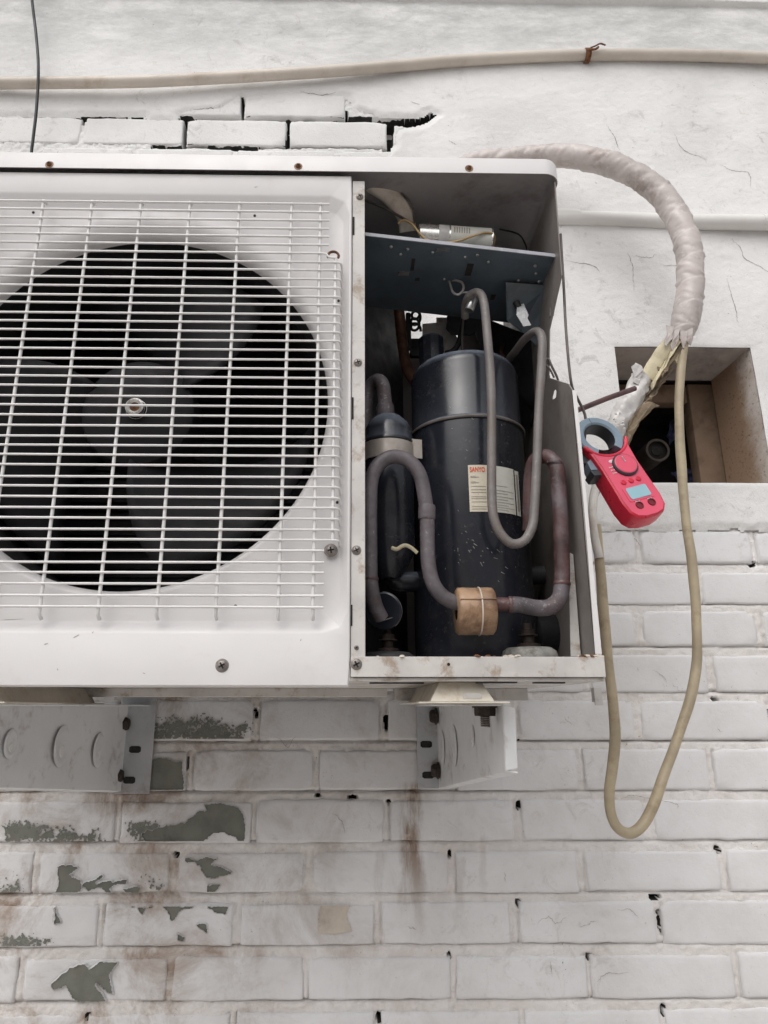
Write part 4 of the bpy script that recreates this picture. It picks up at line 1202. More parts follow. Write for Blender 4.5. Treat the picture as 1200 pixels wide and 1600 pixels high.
def strip(name, t0, t1, s0_, s1_, m, off, n=8):
    V = []
    for i in range(n + 1):
        ph = lp(t0 + (t1 - t0) * i / n)
        V += [on_comp(ph, lz(s0_), off), on_comp(ph, lz(s1_), off)]
    MB().add(V, [(2 * i, 2 * i + 2, 2 * i + 3, 2 * i + 1) for i in range(n)]).build(name, m, comp, smooth=60, recalc=False)


strip('label', 0.50, 0.99, 0.005, 0.995, M['paper2'], 0.0007, 14)
strip('label', 1.03, 1.16, 0.0, 0.985, M['paper2'], 0.0006, 5)
for k_, s in enumerate((0.73, 0.61, 0.53, 0.46, 0.40, 0.31, 0.27, 0.20, 0.10, 0.05)):
    strip('print_line', 0.04, 0.20 if s > .55 else 0.33, s, s + 0.012, M['ink'], 0.0008, 5)
for k_, s in enumerate((0.56, 0.46, 0.40, 0.33, 0.27, 0.21, 0.15, 0.10, 0.05)):
    strip('print_line', 0.52, 0.95 if k_ % 2 else 0.8, s, s + 0.010, M['ink'], 0.0010, 6)
strip('print_line', 1.07, 1.12, 0.1, 0.9, M['ink'], 0.0008, 2)


def text_mesh(s, size, bold=0.0):
    cu = bpy.data.curves.new('text', 'FONT'); cu.body = s; cu.size = size; cu.offset = bold; cu.resolution_u = 3
    t = bpy.data.objects.new('text', cu); col.objects.link(t)
    dg = bpy.context.evaluated_depsgraph_get(); dg.update()
    me = bpy.data.meshes.new_from_object(t.evaluated_get(dg))
    v = [tuple(q.co) for q in me.vertices]; f = [tuple(p.vertices) for p in me.polygons]
    bpy.data.objects.remove(t); bpy.data.curves.remove(cu); bpy.data.meshes.remove(me)
    return v, f


tv, tf = text_mesh('SANYO', 1.0, 0.03)
tw = max(q[0] for q in tv); thh = max(q[1] for q in tv)
V = [on_comp(lp(0.03 + 0.30 * q[0] / tw), lz(0.85 + 0.105 * q[1] / thh), 0.0009) for q in tv]
MB().add(V, tf).build('label_text', M['orange'], comp, smooth=0, recalc=False)
for s, t0, t1, z0 in (('MODEL', 0.04, 0.15, 0.70), ('CODE', 0.04, 0.13, 0.585)):
    tv, tf = text_mesh(s, 1.0)
    tw = max(q[0] for q in tv); thh = max(q[1] for q in tv)
    V = [on_comp(lp(t0 + (t1 - t0) * q[0] / tw), lz(z0 + 0.045 * q[1] / thh + 0.02), 0.0009) for q in tv]
    MB().add(V, tf).build('label_text', M['ink'], comp, smooth=0, recalc=False)
# scratches and paint splashes on the shell
for i in range(48):
    q = rnd.random()
    if q < 0.55: u, v = rnd.gauss(722, 22), rnd.gauss(848, 26)
    elif q < 0.8: u, v = rnd.gauss(775, 16), rnd.gauss(868, 18)
    else: u, v = rnd.uniform(690, 815), rnd.uniform(600, 980)
    ph, z = phi_of(u, v)
    l = rnd.uniform(0.0006, 0.0026) if rnd.random() < 0.35 else rnd.uniform(0.0004, 0.0012); w = rnd.uniform(0.0002, 0.00045); an = rnd.gauss(-0.9, 0.35)
    V = []
    for t_, s_ in ((-1, -1), (1, -0.4), (1, 0.4), (-1, 1)):
        dx = math.cos(an) * l * t_ - math.sin(an) * w * s_; dz = math.sin(an) * l * t_ + math.cos(an) * w * s_
        V.append(on_comp(ph + dx / r2, z + dz, 0.0005))
    MB().add(V, [(0, 1, 2, 3)]).build('scratch', M['dust'], comp, smooth=0, recalc=False)

# suction accumulator beside the compressor
AY = 0.098
aX = P(606, 680, AY).x
z_d, z_b1, z_b0 = P(606, 632, AY - 0.02).z, P(606, 684, AY - 0.03).z, P(606, 712, AY - 0.03).z
ra = 0.0305
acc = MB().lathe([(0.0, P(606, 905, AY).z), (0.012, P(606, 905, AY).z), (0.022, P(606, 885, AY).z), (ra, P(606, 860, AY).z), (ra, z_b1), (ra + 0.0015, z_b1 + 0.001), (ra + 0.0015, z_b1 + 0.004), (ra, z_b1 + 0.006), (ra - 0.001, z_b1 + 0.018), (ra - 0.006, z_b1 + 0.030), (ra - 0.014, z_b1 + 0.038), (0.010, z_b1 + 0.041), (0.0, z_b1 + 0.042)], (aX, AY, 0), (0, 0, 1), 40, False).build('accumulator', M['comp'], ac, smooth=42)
part_parent(acc)
MB().lathe([(ra + 0.0006, z_b0), (ra + 0.0022, z_b0), (ra + 0.0022, z_b1 - 0.001), (ra + 0.0006, z_b1 - 0.001)], (aX, AY, 0), (0, 0, 1), 40, False).build('clamp_band', M['band'], acc, smooth=30)
cl = P(652, 690, AY - 0.015)
MB().prism([cl + Vector((-0.010, 0, 0.004)), cl + Vector((0.006, 0.004, 0.004)), cl + Vector((0.006, 0.004, -0.020)), cl + Vector((-0.010, 0, -0.020))], (0, 0.0016, 0)).build('clamp_tail', M['band'], acc, smooth=0)
nz_ = z_b1 + 0.038
MB().tube(smoothpath([(aX - 0.002, AY, nz_), (aX - 0.003, AY, nz_ + 0.016)], 4), 0.0112, 16).tube([(aX - 0.003, AY, nz_ + 0.014), (aX - 0.003, AY, nz_ + 0.020)], 0.0095, 14).build('inlet_collar', M['pipe'], acc, smooth=50)
MB().tube(smoothpath([Vector((aX - 0.003, AY, nz_ + 0.012)), Vector((aX - 0.004, AY, nz_ + 0.030)), Vector((aX - 0.006, AY + 0.001, nz_ + 0.046)), Vector((aX - 0.012, AY + 0.008, nz_ + 0.055)), Vector((aX - 0.021, AY + 0.016, nz_ + 0.050)), Vector((aX - 0.026, AY + 0.018, nz_ + 0.03)), Vector((aX - 0.027, AY + 0.02, nz_ - 0.02))], 7), 0.0088, 14).build('suction_pipe', M['pipe'], ac, smooth=60)
# rag of torn tape at the accumulator's foot, bottom bend and end plate
MB().tube(smoothpath(pts((612, 856, .066), (620, 858, .062), (632, 852, .062), (643, 856, .064), (652, 864, .066)), 6), 0.0022, 6, flat=0.5).build('tape_scrap', M['foam'], ac, smooth=60)
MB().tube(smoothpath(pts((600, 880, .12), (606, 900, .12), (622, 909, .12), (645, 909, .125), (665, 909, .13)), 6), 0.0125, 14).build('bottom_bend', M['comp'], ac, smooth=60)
dc = P(598, 955, 0.075)
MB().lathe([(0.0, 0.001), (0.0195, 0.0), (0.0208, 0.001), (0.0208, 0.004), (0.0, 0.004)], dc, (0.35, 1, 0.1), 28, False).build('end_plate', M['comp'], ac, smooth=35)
MB().tube(smoothpath([dc + Vector((0.021 * math.cos(b), -0.001, 0.021 * math.sin(b))) for b in [math.radians(d) for d in range(-50, 100, 10)]], 3), 0.0008, 6).tube([dc + Vector((-0.005, -0.002, -0.012)), dc + Vector((0.018, -0.002, -0.005))], 0.0007, 6).build('bare_wire', M['greywire'], ac, smooth=60)
# brown suction tube behind
MB().tube(smoothpath(pts((622, 470, .20), (626, 510, .20), (630, 545, .20), (636, 575, .19), (650, 598, .17)), 7), 0.0080, 12).build('return_pipe', M['copper'], ac, smooth=60)
# black twin-loop terminal against the light
c0_ = P(649, 488, .212)
MB().tube([c0_ + Vector((0.0065 * math.cos(t) + 0.0012 * math.sin(t * 0.37), 0.004 * math.sin(t), -0.0016 * t - 0.0064 * math.sin(t) * 0.9 - 0.001 * math.cos(t * 0.6))) for t in [0.2 * k for k in range(96)]], 0.0021, 8).build('coiled_lead', M['black'], ac, smooth=60)
a = P(634, 488, .214); b = P(643, 545, .214)
MB().box(a.x, b.x, .213, .222, b.z, a.z, 0.002).build('terminal_block', M['black'], ac)
a = P(640, 528, .215); b = P(690, 557, .215)
MB().box(a.x, b.x, .214, .224, b.z, a.z, 0.003).build('terminal_block', M['black'], ac)
# grey sheet corner seen through the back opening
MB().prism(pts((660, 506, .27), (682, 504, .27), (682, 496, .27), (700, 496, .27), (720, 540, .27), (720, 575, .27), (660, 575, .27)), (0, 0.002, 0)).build('back_sheet', M['unit_dirty'], ac, smooth=0)
# leads between shelf and terminal cap
MB().tube(smoothpath(pts((728, 480, .17), (722, 510, .17), (717, 535, .17), (708, 548, .17), (697, 552, .17)), 6), 0.0040, 8).build('lead', M['blackwire'], ac, smooth=60)
MB().tube(smoothpath(pts((724, 500, .165), (722, 530, .165), (723, 556, .165)), 6), 0.0018, 8).build('lead', M['greywire'], ac, smooth=60)

# main discharge pipe: one bent run in the foreground
def pipe(name, path, r, m, n=14, k=8): return MB().tube(smoothpath(path, k), r, n).build(name, m, ac, smooth=60)


PYD = 0.034
pipe('suction_loop', pts((596, 966, .052), (586, 945, .045), (579, 910, PYD), (578, 850, PYD), (578, 790, PYD), (580, 752, PYD), (589, 729, PYD), (605, 716, PYD), (622, 714, PYD), (641, 722, PYD), (655, 740, PYD), (662, 766, PYD), (667, 805, PYD), (668, 850, PYD), (670, 885, PYD), (677, 912, PYD), (691, 931, PYD), (710, 941, PYD), (730, 944, PYD)), 0.0080, M['pipe'])
MB().lathe([(0.0088, -0.008), (0.0094, -0.006), (0.0094, 0.006), (0.0088, 0.008)], P(667, 801, PYD), (0.05, 0, 1), 16, False).build('joint_collar', M['pipe'], ac, smooth=40)
pipe('discharge_pipe', pts((768, 944, PYD), (782, 944, PYD), (800, 945, PYD)), 0.0074, M['pipe_rust'])
pipe('discharge_pipe', pts((795, 945, PYD), (812, 945, PYD), (840, 950, PYD), (860, 948, PYD), (874, 935, PYD), (878, 915, PYD)), 0.0086, M['pipe'])
pipe('discharge_pipe', pts((878, 918, PYD), (878, 880, PYD), (876, 820, PYD), (873, 760, PYD), (871, 735, PYD), (865, 721, PYD + .004), (853, 713, PYD + .012), (840, 716, PYD + .022), (832, 730, PYD + .03), (829, 760, PYD + .035), (828, 830, PYD + .04)), 0.0084, M['pipe_rust'])
for (u, v, axd, rr) in ((797, 945, (1, 0, -0.05), 0.0091), (878, 912, (0.05, 0, 1), 0.0092), (579, 905, (0.02, 0, 1), 0.0087), (867, 724, (0.3, 0, 1), 0.0090)):
    MB().lathe([(rr - 0.0009, -0.0025), (rr, -0.001), (rr, 0.001), (rr - 0.0009, 0.0025)], P(u, v, PYD), axd, 14, False).build('braze_ring', M['pipe_rust'], ac, smooth=60)
wc = P(713, 955, PYD); we = P(771, 955, PYD)
wl = (we - wc).length
wt = MB().lathe([(0.009, 0.0), (0.0225, 0.0), (0.0245, 0.0018), (0.0248, 0.006), (0.0244, wl * 0.5), (0.0248, wl - 0.006), (0.0243, wl - 0.0015), (0.0222, wl), (0.009, wl)], wc, (we - wc).normalized(), 40, False).build('pipe_weight', M['tape'], ac, smooth=50)
part_parent(wt)
ax = (we - wc).normalized(); b0 = Vector((0, -1, 0)); b1 = Vector((0, 0, 1))
MB().tube([wc + ax * (wl * 0.60) + (b0 * math.cos(t) + b1 * math.sin(t)) * 0.0248 for t in [math.radians(d) for d in range(-100, 101, 10)]], 0.0008, 6).build('tape_edge', M['cream'], wt, smooth=60)
MB().tube([wc + ax * (wl * t) + b0 * 0.0235 + b1 * 0.0095 for t in (0.02, 0.3, 0.6, 0.97)], 0.0008, 6).build('tape_edge', M['tape'], wt, smooth=60)

# thin capillary: hook, long drop, U-bend and back up
pipe('capillary_pipe', pts((727, 496, .10), (727, 478, .085), (732, 464, .07), (743, 457, .06), (752, 461, .052), (757, 478, .048), (761, 520, .046), (766, 580, .044), (768, 640, .042), (768, 720, .040), (769, 790, .038), (775, 820, .038), (788, 841, .038), (803, 850, .038), (820, 844, .038), (831, 824, .038), (835, 796, .04), (839, 720, .042), (842, 640, .044), (846, 570, .046), (847, 532, .048), (842, 519, .055), (832, 520, .07), (818, 532, .10), (806, 548, .13), (796, 560, .16)), 0.0052, M['pipe_grey'], 12, 7)
MB().lathe([(0.0056, -0.003), (0.0062, -0.002), (0.0062, 0.014), (0.0056, 0.015)], P(734, 482, .075), (0.4, -0.1, 1), 12, False).build('pipe_clip', M['steel'], ac)
MB().tube(smoothpath(pts((694, 437, .10), (700, 436, .098), (704, 446, .09), (708, 457, .085), (717, 460, .08), (724, 452, .08), (722, 442, .085), (712, 438, .09), (701, 438, .097), (699, 430, .10)), 6), 0.0016, 6).tube(smoothpath(pts((720, 458, .08), (730, 457, .07), (738, 460, .062)), 5), 0.0014, 6).build('wire_tie', M['tie'], ac, smooth=60)
pipe('rear_loop', pts((866, 905, .20), (858, 902, .20), (850, 912, .20), (846, 940, .20), (846, 985, .20)), 0.0050, M['black'])
MB().lathe([(0.0, 0), (0.016, 0), (0.022, 0.004), (0.022, 0.044), (0.014, 0.050), (0.014, 0.060), (0, 0.060)], P(828, 990, .135), (1, 0.3, 0.05), 20, False).build('reversing_valve', M['black'], ac, smooth=40)


def mount(u, vt, vb_, Yc, m1, m2):
    top = P(u, vt, Yc); zb = P(u, vb_, Yc).z
    o = MB().lathe([(0.0, top.z), (0.0042, top.z), (0.0045, top.z - 0.006), (0.0075, top.z - 0.0065), (0.0075, top.z - 0.0115), (0.0105, top.z - 0.012), (0.0105, top.z - 0.0135), (0.0062, top.z - 0.014), (0.0062, top.z - 0.021), (0.0125, top.z - 0.0225), (0.0125, top.z - 0.026)], (top.x, top.y, 0), (0, 0, 1), 16, False).build('mount_bolt', m1, ac, smooth=35)
    zt = top.z - 0.026
    MB().lathe([(0.0, zt), (0.0235, zt - 0.0005), (0.0285, zt - 0.004), (0.0300, zt - 0.009), (0.0300, zt - 0.0125), (0.0, zt - 0.0125)], (top.x, top.y, 0), (0, 0, 1), 28, False).build('mount_foot', m2, ac, smooth=40)
    MB().lathe([(0.012, zt - 0.0125), (0.012, Z(0.0276))], (top.x, top.y, 0), (0, 0, 1), 16, False).build('rubber_grommet', M['black'], ac)


mount(824, 974, 1020, 0.066, M['nut'], M['rubber_grey'])
mount(606, 982, 1022, 0.088, M['nut'], M['partition'])

# ------------------------------------------------------------------ wall brackets
def bracket(sign, xf, xn, plate, far_v, near_v, yn, label, dimples, full=True):
    """sign +1: web right of its wall plate"""
    root = thing('wall_bracket', (xf, WY - 0.01, Z(-0.1)), label, 'bracket', 'steel brackets carrying the air conditioner')
    zt = 0.0030
    zb_f = P(*far_v, WY - 0.02).z - H
    zb_n = P(*near_v, yn).z - H
    yf = WY - 0.012
    web = [Vector((xf, yf, Z(zt))), Vector((xn, yn, Z(zt))), Vector((xn, yn, Z(zb_n))), Vector((xf, yf, Z(zb_f)))]
    MB().prism(web, (0.0022 * sign, 0, 0)).build('web', M['bracket'], root, smooth=0, bevel=0.0008)
    # top flange on which the unit's foot stands
    w = 0.072
    MB().prism([Vector((xf - sign * 0.0005, yf, Z(zt + 0.0002))), Vector((xn - sign * 0.0005, yn - 0.002, Z(zt + 0.0002))), Vector((xn - sign * w, yn - 0.002, Z(zt + 0.0002))), Vector((xf - sign * 0.034, yf, Z(zt + 0.0002)))], (0, 0, -0.0022)).build('top_flange', M['bracket'], root, smooth=0, bevel=0.0008)
    # folded front lip and bottom lip
    MB().prism([Vector((xn + sign * 0.0005, yn - 0.0025, Z(zt - 0.001))), Vector((xn + sign * 0.013, yn - 0.001, Z(zt - 0.004))), Vector((xn + sign * 0.012, yn - 0.001, Z(zb_n + 0.002))), Vector((xn + sign * 0.0005, yn - 0.0025, Z(zb_n)))], (0, 0.002, 0)).build('front_lip', M['bracket'], root, smooth=0, bevel=0.0007)
    MB().prism([web[3] + Vector((0, 0, 0.001)), web[2] + Vector((0, 0, 0.001)), web[2] + Vector((sign * 0.012, 0, -0.001)), web[3] + Vector((sign * 0.012, 0, -0.001))], (0, 0, -0.002)).build('bottom_lip', M['bracket'], root, smooth=0, bevel=0.0006)
    # plate against the wall
    (ua, va), (ub, vb2) = plate
    A_, B_ = P(ua, va, WY - 0.008), P(ub, vb2, WY - 0.008)
    pt = MB().box(min(A_.x, B_.x), max(A_.x, B_.x), WY - 0.0105, WY - 0.0075, B_.z, A_.z).build('wall_plate', M['bracket_plate'], root, smooth=0, bevel=0.0008)
    return root, web


rb, web = bracket(1, P(685, 1160, WY - .012).x, P(787, 1150, 0.035).x, ((650, 1082), (686, 1232)), (690, 1231), (795, 1204), 0.035,
                  'short grey white wall bracket under the compressor side, nearer the clamp meter', [])
lbk, webl = bracket(-1, P(196, 1160, WY - .012).x, -0.405, ((193, 1082), (234, 1240)), (190, 1236), (0, 1225), 0.035,
                    'grey white wall bracket with round dimples under the fan side at the left edge', [])
for root, lst in ((rb, ((666, 1163), (669, 1211))), (lbk, ((211, 1171), (202, 1219)))):
    for u, v in lst:
        c = P(u, v, WY - 0.0107)
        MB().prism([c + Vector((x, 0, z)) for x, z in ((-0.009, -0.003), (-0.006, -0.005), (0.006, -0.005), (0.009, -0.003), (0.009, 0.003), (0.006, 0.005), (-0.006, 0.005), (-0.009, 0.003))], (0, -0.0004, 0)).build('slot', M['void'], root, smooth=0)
for root, lst, sg in ((rb, ((679, 1119), (682, 1204)), -1), (lbk, ((194, 1131), (184, 1212)), 1)):
    for u, v in lst:
        c = P(u, v, WY - 0.018)
        MB().lathe([(0.0, 0.008), (0.008, 0.0075), (0.010, 0.004), (0.0105, 0.0), (0.013, -0.001), (0.013, -0.004)], c, (sg, 0, 0), 6, False).build('rivet_bolt', M['nut'], root, smooth=20)


def dimple(root, u, v, X, r, sg, hole):
    c = PXP(u, v, X)
    c = Vector((X, c.y, c.z))
    m = MB().lathe([(r * 1.3, 0.0001), (r * 1.15, 0.0010), (r, 0.0015), (r * 0.85, 0.0010), (r * 0.6, 0.0003), (0, 0.0002)], c, (sg, 0, 0), 30, False)
    m.build('dimple', M['bracket'], root, smooth=60)
    MB().lathe([(0.0, 0.0010), (hole, 0.0010), (hole * 1.2, 0.0004)], c + Vector((0, 0, -r * 0.3)), (sg, 0, 0), 20, False).build('dimple_hole', M['wire'], root, smooth=0)  # white disc painted in for the light showing through the dimple


lx = lambda y: webl[0].x + (webl[1].x - webl[0].x) * (webl[0].y - y) / (webl[0].y - webl[1].y)
for (u, v, r) in ((155, 1172, 0.018), (97, 1166, 0.0195), (17, 1162, 0.0125)):
    X = webl[0].x
    for _ in range(4):
        X = lx(PXP(u, v, X).y)
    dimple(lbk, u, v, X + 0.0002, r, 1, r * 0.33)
rx = lambda y: web[0].x + (web[1].x - web[0].x) * (web[0].y - y) / (web[0].y - web[1].y)
for (u, v, r) in ((691, 1168, 0.019), (709, 1165, 0.021), (738, 1150, 0.010)):
    X = web[0].x
    for _ in range(6):
        X = rx(PXP(u, v, X).y)
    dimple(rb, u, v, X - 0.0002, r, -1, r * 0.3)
bc = P(757, 1101, 0.055)
MB().lathe([(0.0, Z(-0.020)), (0.0042, Z(-0.0195)), (0.0045, Z(-0.0092)), (0.0105, Z(-0.009)), (0.0110, Z(-0.0065)), (0.0110, Z(-0.001)), (0.013, Z(-0.0008)), (0.013, Z(0.0008))], (bc.x, bc.y, 0), (0, 0, 1), 6, False).build('foot_bolt', M['nut'], rb, smooth=20)
MB().tube([(bc.x + 0.0047 * math.cos(t), bc.y + 0.0047 * math.sin(t), Z(-0.0092 - 0.0105 * t / (12 * math.pi))) for t in [12 * math.pi * k / 120 for k in range(121)]], 0.0006, 5).build('thread', M['screw'], rb, smooth=60)

# ------------------------------------------------------------------ taped refrigerant line
ln = thing('refrigerant_line', P(1080, 440, 0.30), 'thick grey taped pipe bundle arching over the unit, torn open at its lower end', 'pipe')
LY = 0.30
lpth = smoothpath([Vector((0.02, 0.385, H + 0.30)), Vector((0.03, 0.40, H + 0.62)), Vector((0.09, 0.40, H + 0.86))] + pts((720, 262, .398), (790, 248, .385), (850, 244, .37), (905, 246, .35), (960, 259, .335), (1010, 284, .325), (1045, 318, .315), (1068, 362, .305), (1078, 405, .30), (1079, 450, .30), (1073, 490, .30), (1064, 526, .30)), 10)


LEN_ = sum((lpth[i + 1] - lpth[i]).length for i in range(len(lpth) - 1))


def wrapr(s, a):
    # overlapping turns of soft tape: uneven pitch, slack folds on the inside of the bend
    turn = s / 0.052 + 0.35 * math.sin(s * 9) - a / (2 * math.pi)
    ph = turn % 1.0
    step = 0.0011 * (1 - ph) if ph > 0.06 else 0.0011 * ph / 0.06
    base = 0.0160 + 0.0048 * min(max((s - LEN_ + 0.65) / 0.2, 0), 1)
    fold = float(fbm(np.array(s * 120 + 1.5 * math.cos(a)), np.array(2.0 * math.sin(a) + 5), 1.0, 3, 71))
    big = float(fbm(np.array(s * 22 + math.cos(a)), np.array(1.2 * math.sin(a)), 1.0, 2, 72))
    base *= 1 - 0.28 * min(max((s - LEN_ + 0.035) / 0.035, 0), 1) ** 2
    return base + step * 1.4 + 0.0022 * fold * abs(fold) * 2 + 0.0016 * big


# resample finely for the tape ridges
fine = []
for i in range(len(lpth) - 1):
    for k in range(3): fine.append(lpth[i].lerp(lpth[i + 1], k / 3))
fine.append(lpth[-1])
MB().tube(fine, 0.02, 32, True, wrapr).build('tape_wrap', M['wrap'], ln, smooth=60)
def jag(px, Y, thick, seed, amp=2.0, bend=0.0):
    r = random.Random(seed); out = []
    n = len(px)
    for i in range(n):
        a, b = px[i], px[(i + 1) % n]
        L = math.hypot(b[0] - a[0], b[1] - a[1]); k = max(1, int(L / 5))
        for j in range(k):
            t = j / k
            out.append(P(a[0] + (b[0] - a[0]) * t + r.uniform(-amp, amp), a[1] + (b[1] - a[1]) * t + r.uniform(-amp, amp), Y + bend * r.uniform(-1, 1)))
    return MB().prism(out, (0, thick, 0))


def lump(path, r, seed, n=22, amp=0.22, fq=60, flat=1.0):
    rr = lambda s, a: r * (1 + amp * (float(fbm(np.array(s * fq + 3 * math.cos(a)), np.array(2.2 * math.sin(a) + seed), 1.0, 3, seed))))
    return MB().tube(smoothpath(path, 8), r, n, True, rr, flat)


for i, (u0, v0, u1, v1) in enumerate(((1047, 515, 1040, 540), (1056, 520, 1050, 548), (1068, 522, 1068, 545), (1078, 520, 1077, 538))):
    jag([(u0 - 5, v0 - 6), (u0 + 6, v0 - 6), (u0 + 5, v0 + 8), (u1 + 2, v1), (u1 - 2, v1 - 3), (u0 - 6, v0 + 6)], 0.277 + 0.002 * i, 0.0014, 90 + i, 1.4, 0.002).build('tape_rag', M['wrap'], ln, smooth=0)
lump(pts((1060, 527, .305), (1040, 560, .307), (1020, 590, .31), (1000, 620, .315)), 0.0165, 5, amp=0.25, flat=0.8).build('torn_foam', M['foam_brown'], ln, smooth=60)
lump(pts((1052, 530, .288), (1036, 552, .290), (1020, 576, .293), (1010, 592, .296)), 0.0125, 9, amp=0.15, flat=0.6).build('foam_core', M['foam'], ln, smooth=60)
for i, (u0, v0, u1, v1) in enumerate(((1062, 530, 1020, 600), (1070, 532, 1036, 582), (1058, 528, 1030, 572), (1074, 530, 1058, 560), (1066, 530, 1012, 612), (1050, 575, 1008, 632))):
    jag([(u0 - 3, v0), (u0 + 4, v0), (u1 + 4, v1), (u1, v1 + 7), (u1 - 3, v1)], 0.283 + 0.002 * i, 0.004, 60 + i, 1.5, 0.004).build('foam_shred', M['foam_brown'] if i % 3 else M['foam'], ln, smooth=0)
lump(pts((1003, 588, .30), (992, 615, .30), (978, 640, .30), (966, 662, .30), (956, 686, .30)), 0.0165, 13, amp=0.28, flat=0.8).build('foil_wrap', M['foil'], ln, smooth=50)
jag([(988, 574), (994, 566), (1003, 572), (1004, 586), (998, 600), (990, 598)], 0.285, 0.0015, 31, 1.5, 0.003).build('foil_flap', M['foil'], ln, smooth=0)
jag([(996, 640), (1006, 628), (1016, 624), (1020, 630), (1030, 634), (1020, 640), (1010, 650), (1000, 660), (990, 676), (982, 690), (977, 682), (984, 660)], 0.288, 0.002, 33, 1.5, 0.005).build('torn_flap', M['foam_brown'], ln, smooth=0)
lump(pts((998, 640, .312), (985, 665, .312), (974, 690, .312), (962, 715, .31), (950, 738, .30)), 0.0095, 17, amp=0.2).build('torn_foam', M['foam_brown'], ln, smooth=60)
jag([(926, 752), (936, 748), (941, 756), (936, 772), (930, 786), (926, 776)], 0.24, 0.006, 37, 1.2, 0.004).build('torn_flap', M['foam_brown'], ln, smooth=0)
for i in range(9):
    c = P(rnd.uniform(958, 984), rnd.uniform(640, 672), 0.281)
    MB().lathe([(0, -0.0015), (0.002, 0), (0, 0.0015)], c, (0, 1, 0), 8, False).build('bead', M['plaster'], ln)
# white sheathed run down beside the side panel
MB().tube(smoothpath(pts((960, 705, .29), (944, 735, .26), (930, 765, .235), (926, 800, .225), (930, 840, .225), (936, 872, .225)), 8), 0.0060, 12).build('sheathed_pipe', M['cable_white'], ln, smooth=60)

o = MB().tube(pts((886, 647, .22), (910, 638, .225), (950, 622, .235), (992, 607, .25)), 0.0040, 10).build('copper_rod', M['pipe_rust'], smooth=60)
tag(o, 'thin dull copper pipe reaching from the side panel to the torn lagging', 'pipe')

o = MB().tube(smoothpath(pts((1070, 528, .292), (1067, 548, .290), (1062, 600, .29), (1061, 650, .29), (1063, 700, .29), (1067, 760, .29), (1072, 815, .29), (1080, 870, .29), (1086, 930, .29), (1089, 1000, .29), (1087, 1050, .29), (1076, 1100, .285), (1056, 1160, .28), (1036, 1215, .275), (1019, 1262, .27), (1004, 1289, .268), (985, 1302, .266), (965, 1293, .265), (954, 1268, .265), (952, 1235, .262), (957, 1200, .26), (961, 1150, .255), (958, 1100, .25), (952, 1050, .245), (946, 990, .24), (941, 930, .234), (936, 868, .228), (931, 820, .226)), 9), 0.0068, 12,
              rfun=lambda s, a: 0.0068 + 0.0003 * math.sin(s * 37) + 0.0002 * math.sin(s * 90 + a)).build('beige_cable', M['cable'], smooth=60)
tag(o, 'aged beige cable hanging in a long loop right of the air conditioner', 'cable')
o = MB().tube(smoothpath(pts((876, 366, .05), (878, 400, .045), (881, 450, .04), (884, 510, .038), (889, 570, .04), (894, 605, .05), (902, 622, .07), (911, 640, .082), (915, 655, .085), (914, 680, .088), (911, 700, .10), (905, 715, .14)), 8), 0.0017, 8).build('thin_wire', M['greywire'], smooth=60)
tag(o, 'thin dark wire along the open side edge, passing through the clamp meter jaws', 'wire')
o = MB().tube(smoothpath(pts((852, 562, .08), (857, 561, .08), (862, 572, .08), (869, 586, .085), (872, 594, .09)), 6), 0.0016, 6).tube(smoothpath(pts((850, 568, .08), (858, 575, .08), (866, 590, .085)), 6), 0.0014, 6).build('cut_wire', M['greywire'], ac, smooth=60)

# ------------------------------------------------------------------ clamp meter
jc = P(932, 691, 0.085)
MS = 0.947
vv_ = Vector((0.3227, -0.2422, -0.915)).normalized()          # towards the display end
nn = Vector((0.075, -0.957, 0.280)); nn = (nn - vv_ * nn.dot(vv_)).normalized()
ww_ = vv_.cross(nn).normalized()
if ww_.x < 0: ww_ = -ww_
cm = thing('clamp_meter', jc, 'red clamp meter with blue grey jaws and small display, hanging on a wire', 'meter')


def mp(w, v, n): return jc + (ww_ * w + vv_ * v + nn * n) * MS


TK = 0.0145
arc = [(0.0315 * math.sin(t), 0.0315 * math.cos(t)) for t in [math.radians(d) for d in range(-66, 67, 11)]]   # concave top under the jaws
side = [(0.0305, 0.0105), (0.0285, 0.024), (0.0268, 0.045), (0.0272, 0.075), (0.0278, 0.098), (0.0255, 0.113), (0.019, 0.1205), (0.008, 0.1235)]
outl = [(w, v) for w, v in arc] + side + [(-w, v) for w, v in reversed(side)]
n = len(outl); V = []; fs = []
lay = ((-TK, 0.88, 0.97), (-TK + 0.004, 1.0, 1.0), (TK - 0.005, 1.0, 1.0), (TK - 0.0012, 0.965, 0.99), (TK, 0.90, 0.972))
for nn_, sw, sv in lay:
    V += [mp(w * sw, 0.06 + (v - 0.06) * sv, nn_) for w, v in outl]
for i in range(len(lay) - 1):
    fs += [(i * n + k, i * n + (k + 1) % n, (i + 1) * n + (k + 1) % n, (i + 1) * n + k) for k in range(n)]
V0 = list(V)
fs += [tuple(reversed(range(n)))]
bd = MB().add(V, fs + [tuple(range((len(lay) - 1) * n, len(lay) * n))]).build('body', M['red'], cm, smooth=38)
part_parent(bd)
MB().prism([mp(w * 0.885, 0.06 + (v - 0.06) * 0.966, TK - 0.0004) for w, v in outl], nn * 0.0009).build('face_plate', M['pink'], bd, smooth=0)
# red rim under the jaws
MB().tube([mp(0.0325 * math.sin(t), 0.0325 * math.cos(t), TK - 0.001) for t in [math.radians(d) for d in range(-70, 71, 10)]], 0.0024, 8).build('rim', M['red'], bd, smooth=60)
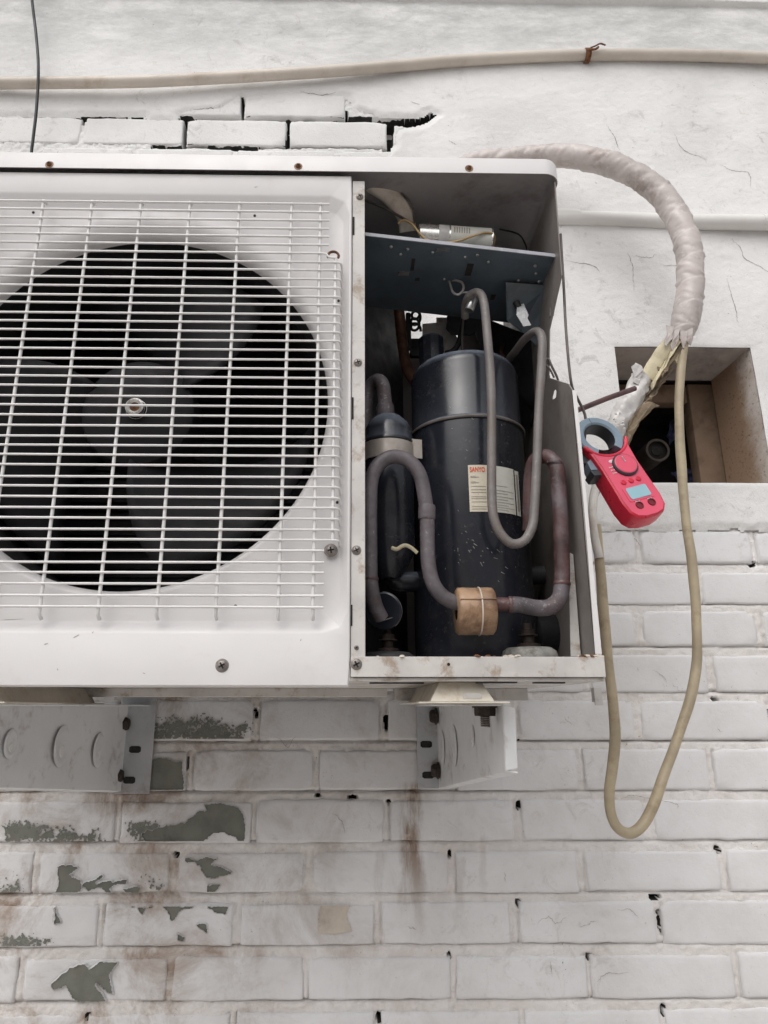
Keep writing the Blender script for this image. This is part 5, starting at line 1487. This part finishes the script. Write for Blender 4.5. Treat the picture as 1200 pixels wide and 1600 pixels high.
# jaws: two half rings with a gap line
for sgn in (-1, 1):
    V = []; m_ = 16; rs = ((0.0195, -0.010), (0.0195, 0.0105), (0.0215, 0.0122), (0.0285, 0.0122), (0.0302, 0.0105), (0.0302, -0.010))
    for k in range(m_ + 1):
        a = math.pi - sgn * (0.012 + (math.pi * 0.80) * k / m_)
        for r, d in rs:
            V.append(mp(r * math.sin(a), r * math.cos(a) * 1.05, d))
    q = len(rs)
    f2 = [(k * q + j, k * q + (j + 1) % q, (k + 1) * q + (j + 1) % q, (k + 1) * q + j) for k in range(m_) for j in range(q)] + [tuple(range(q)), tuple(reversed(range(m_ * q, m_ * q + q)))]
    MB().add(V, f2).build('jaw', M['jaw'], cm, smooth=35)
V = []
for k in range(41):
    a = 2 * math.pi * k / 40
    for d in (-0.0095, 0.0100): V.append(mp(0.0193 * math.sin(a), 0.0193 * math.cos(a) * 1.05, d))
MB().add(V, [(2 * k, 2 * k + 1, 2 * k + 3, 2 * k + 2) for k in range(40)]).build('jaw_lining', M['jawdark'], cm, smooth=60)
MB().prism([mp(w, v, -0.009) for w, v in ((-0.0345, -0.004), (-0.0285, 0.006), (-0.0265, 0.030), (-0.0345, 0.030), (-0.0395, 0.022))], nn * 0.014).build('trigger', M['jawdark'], cm, smooth=0, bevel=0.0008)
MB().prism([mp(w, v, -0.008) for w, v in ((-0.0345, 0.030), (-0.0262, 0.026), (-0.0262, 0.044), (-0.0355, 0.042))], nn * 0.016).build('trigger_tip', M['jaw'], cm, smooth=0, bevel=0.0008)
MB().prism([mp(w, v, -0.010) for w, v in ((-0.0375, 0.043), (-0.0262, 0.045), (-0.0262, 0.053), (-0.0365, 0.051))], nn * 0.019).build('trigger_tip', M['jawdark'], cm, smooth=0, bevel=0.0008)
dcn = mp(0.0050, 0.0500, TK + 0.0004)
MB().lathe([(0.0152, 0), (0.0152, 0.0020), (0.0142, 0.0030), (0.0132, 0.0032)], dcn, nn, 36, False).build('dial_ring', M['jawdark'], cm, smooth=30)
MB().lathe([(0.0132, 0.0), (0.0132, 0.0036), (0.0122, 0.0042), (0.0, 0.0042)], dcn, nn, 36, False).build('dial', M['pink'], cm, smooth=30)
for k in range(3):
    MB().lathe([(0.0033, 0), (0.0033, 0.0010), (0.0025, 0.0016), (0, 0.0017)], mp(-0.0105 + 0.0105 * k, 0.0725, TK + 0.0004), nn, 16, False).build('button', M['red'], cm, smooth=35)


def plate(name, w0, w1, v0, v1, h, m):
    c = 0.0015
    MB().prism([mp(w, v, TK + h) for w, v in ((w0 + c, v0), (w1 - c, v0), (w1, v0 + c), (w1, v1 - c), (w1 - c, v1), (w0 + c, v1), (w0, v1 - c), (w0, v0 + c))], nn * 0.0006).build(name, m, cm, smooth=0)


plate('dial_pointer', 0.0044, 0.0056, 0.0395, 0.0475, 0.0047, M['whiteprint'])
plate('display_frame', -0.0175, 0.0175, 0.0790, 0.1000, 0.0005, M['pink'])
plate('display', -0.0140, 0.0140, 0.0815, 0.0975, 0.0011, M['screen'])
for s in (-1, 1):
    MB().lathe([(0.0048, 0.0), (0.0044, 0.0012), (0.0034, 0.0012), (0.0032, 0.0003), (0.0, 0.0003)], mp(0.0085 * s, 0.1065, TK + 0.0005), nn, 18, False).build('socket', M['darkred'], cm, smooth=30)
    plate('white_mark', 0.0085 * s - 0.003, 0.0085 * s + 0.003, 0.1005, 0.1020, 0.0006, M['whiteprint'])
plate('white_mark', -0.0125, -0.0035, 0.0385, 0.0425, 0.0006, M['whiteprint'])
for k in range(3):
    plate('white_mark', -0.0165, -0.0115, 0.0480 + 0.0045 * k, 0.0488 + 0.0045 * k, 0.0006, M['whiteprint'])
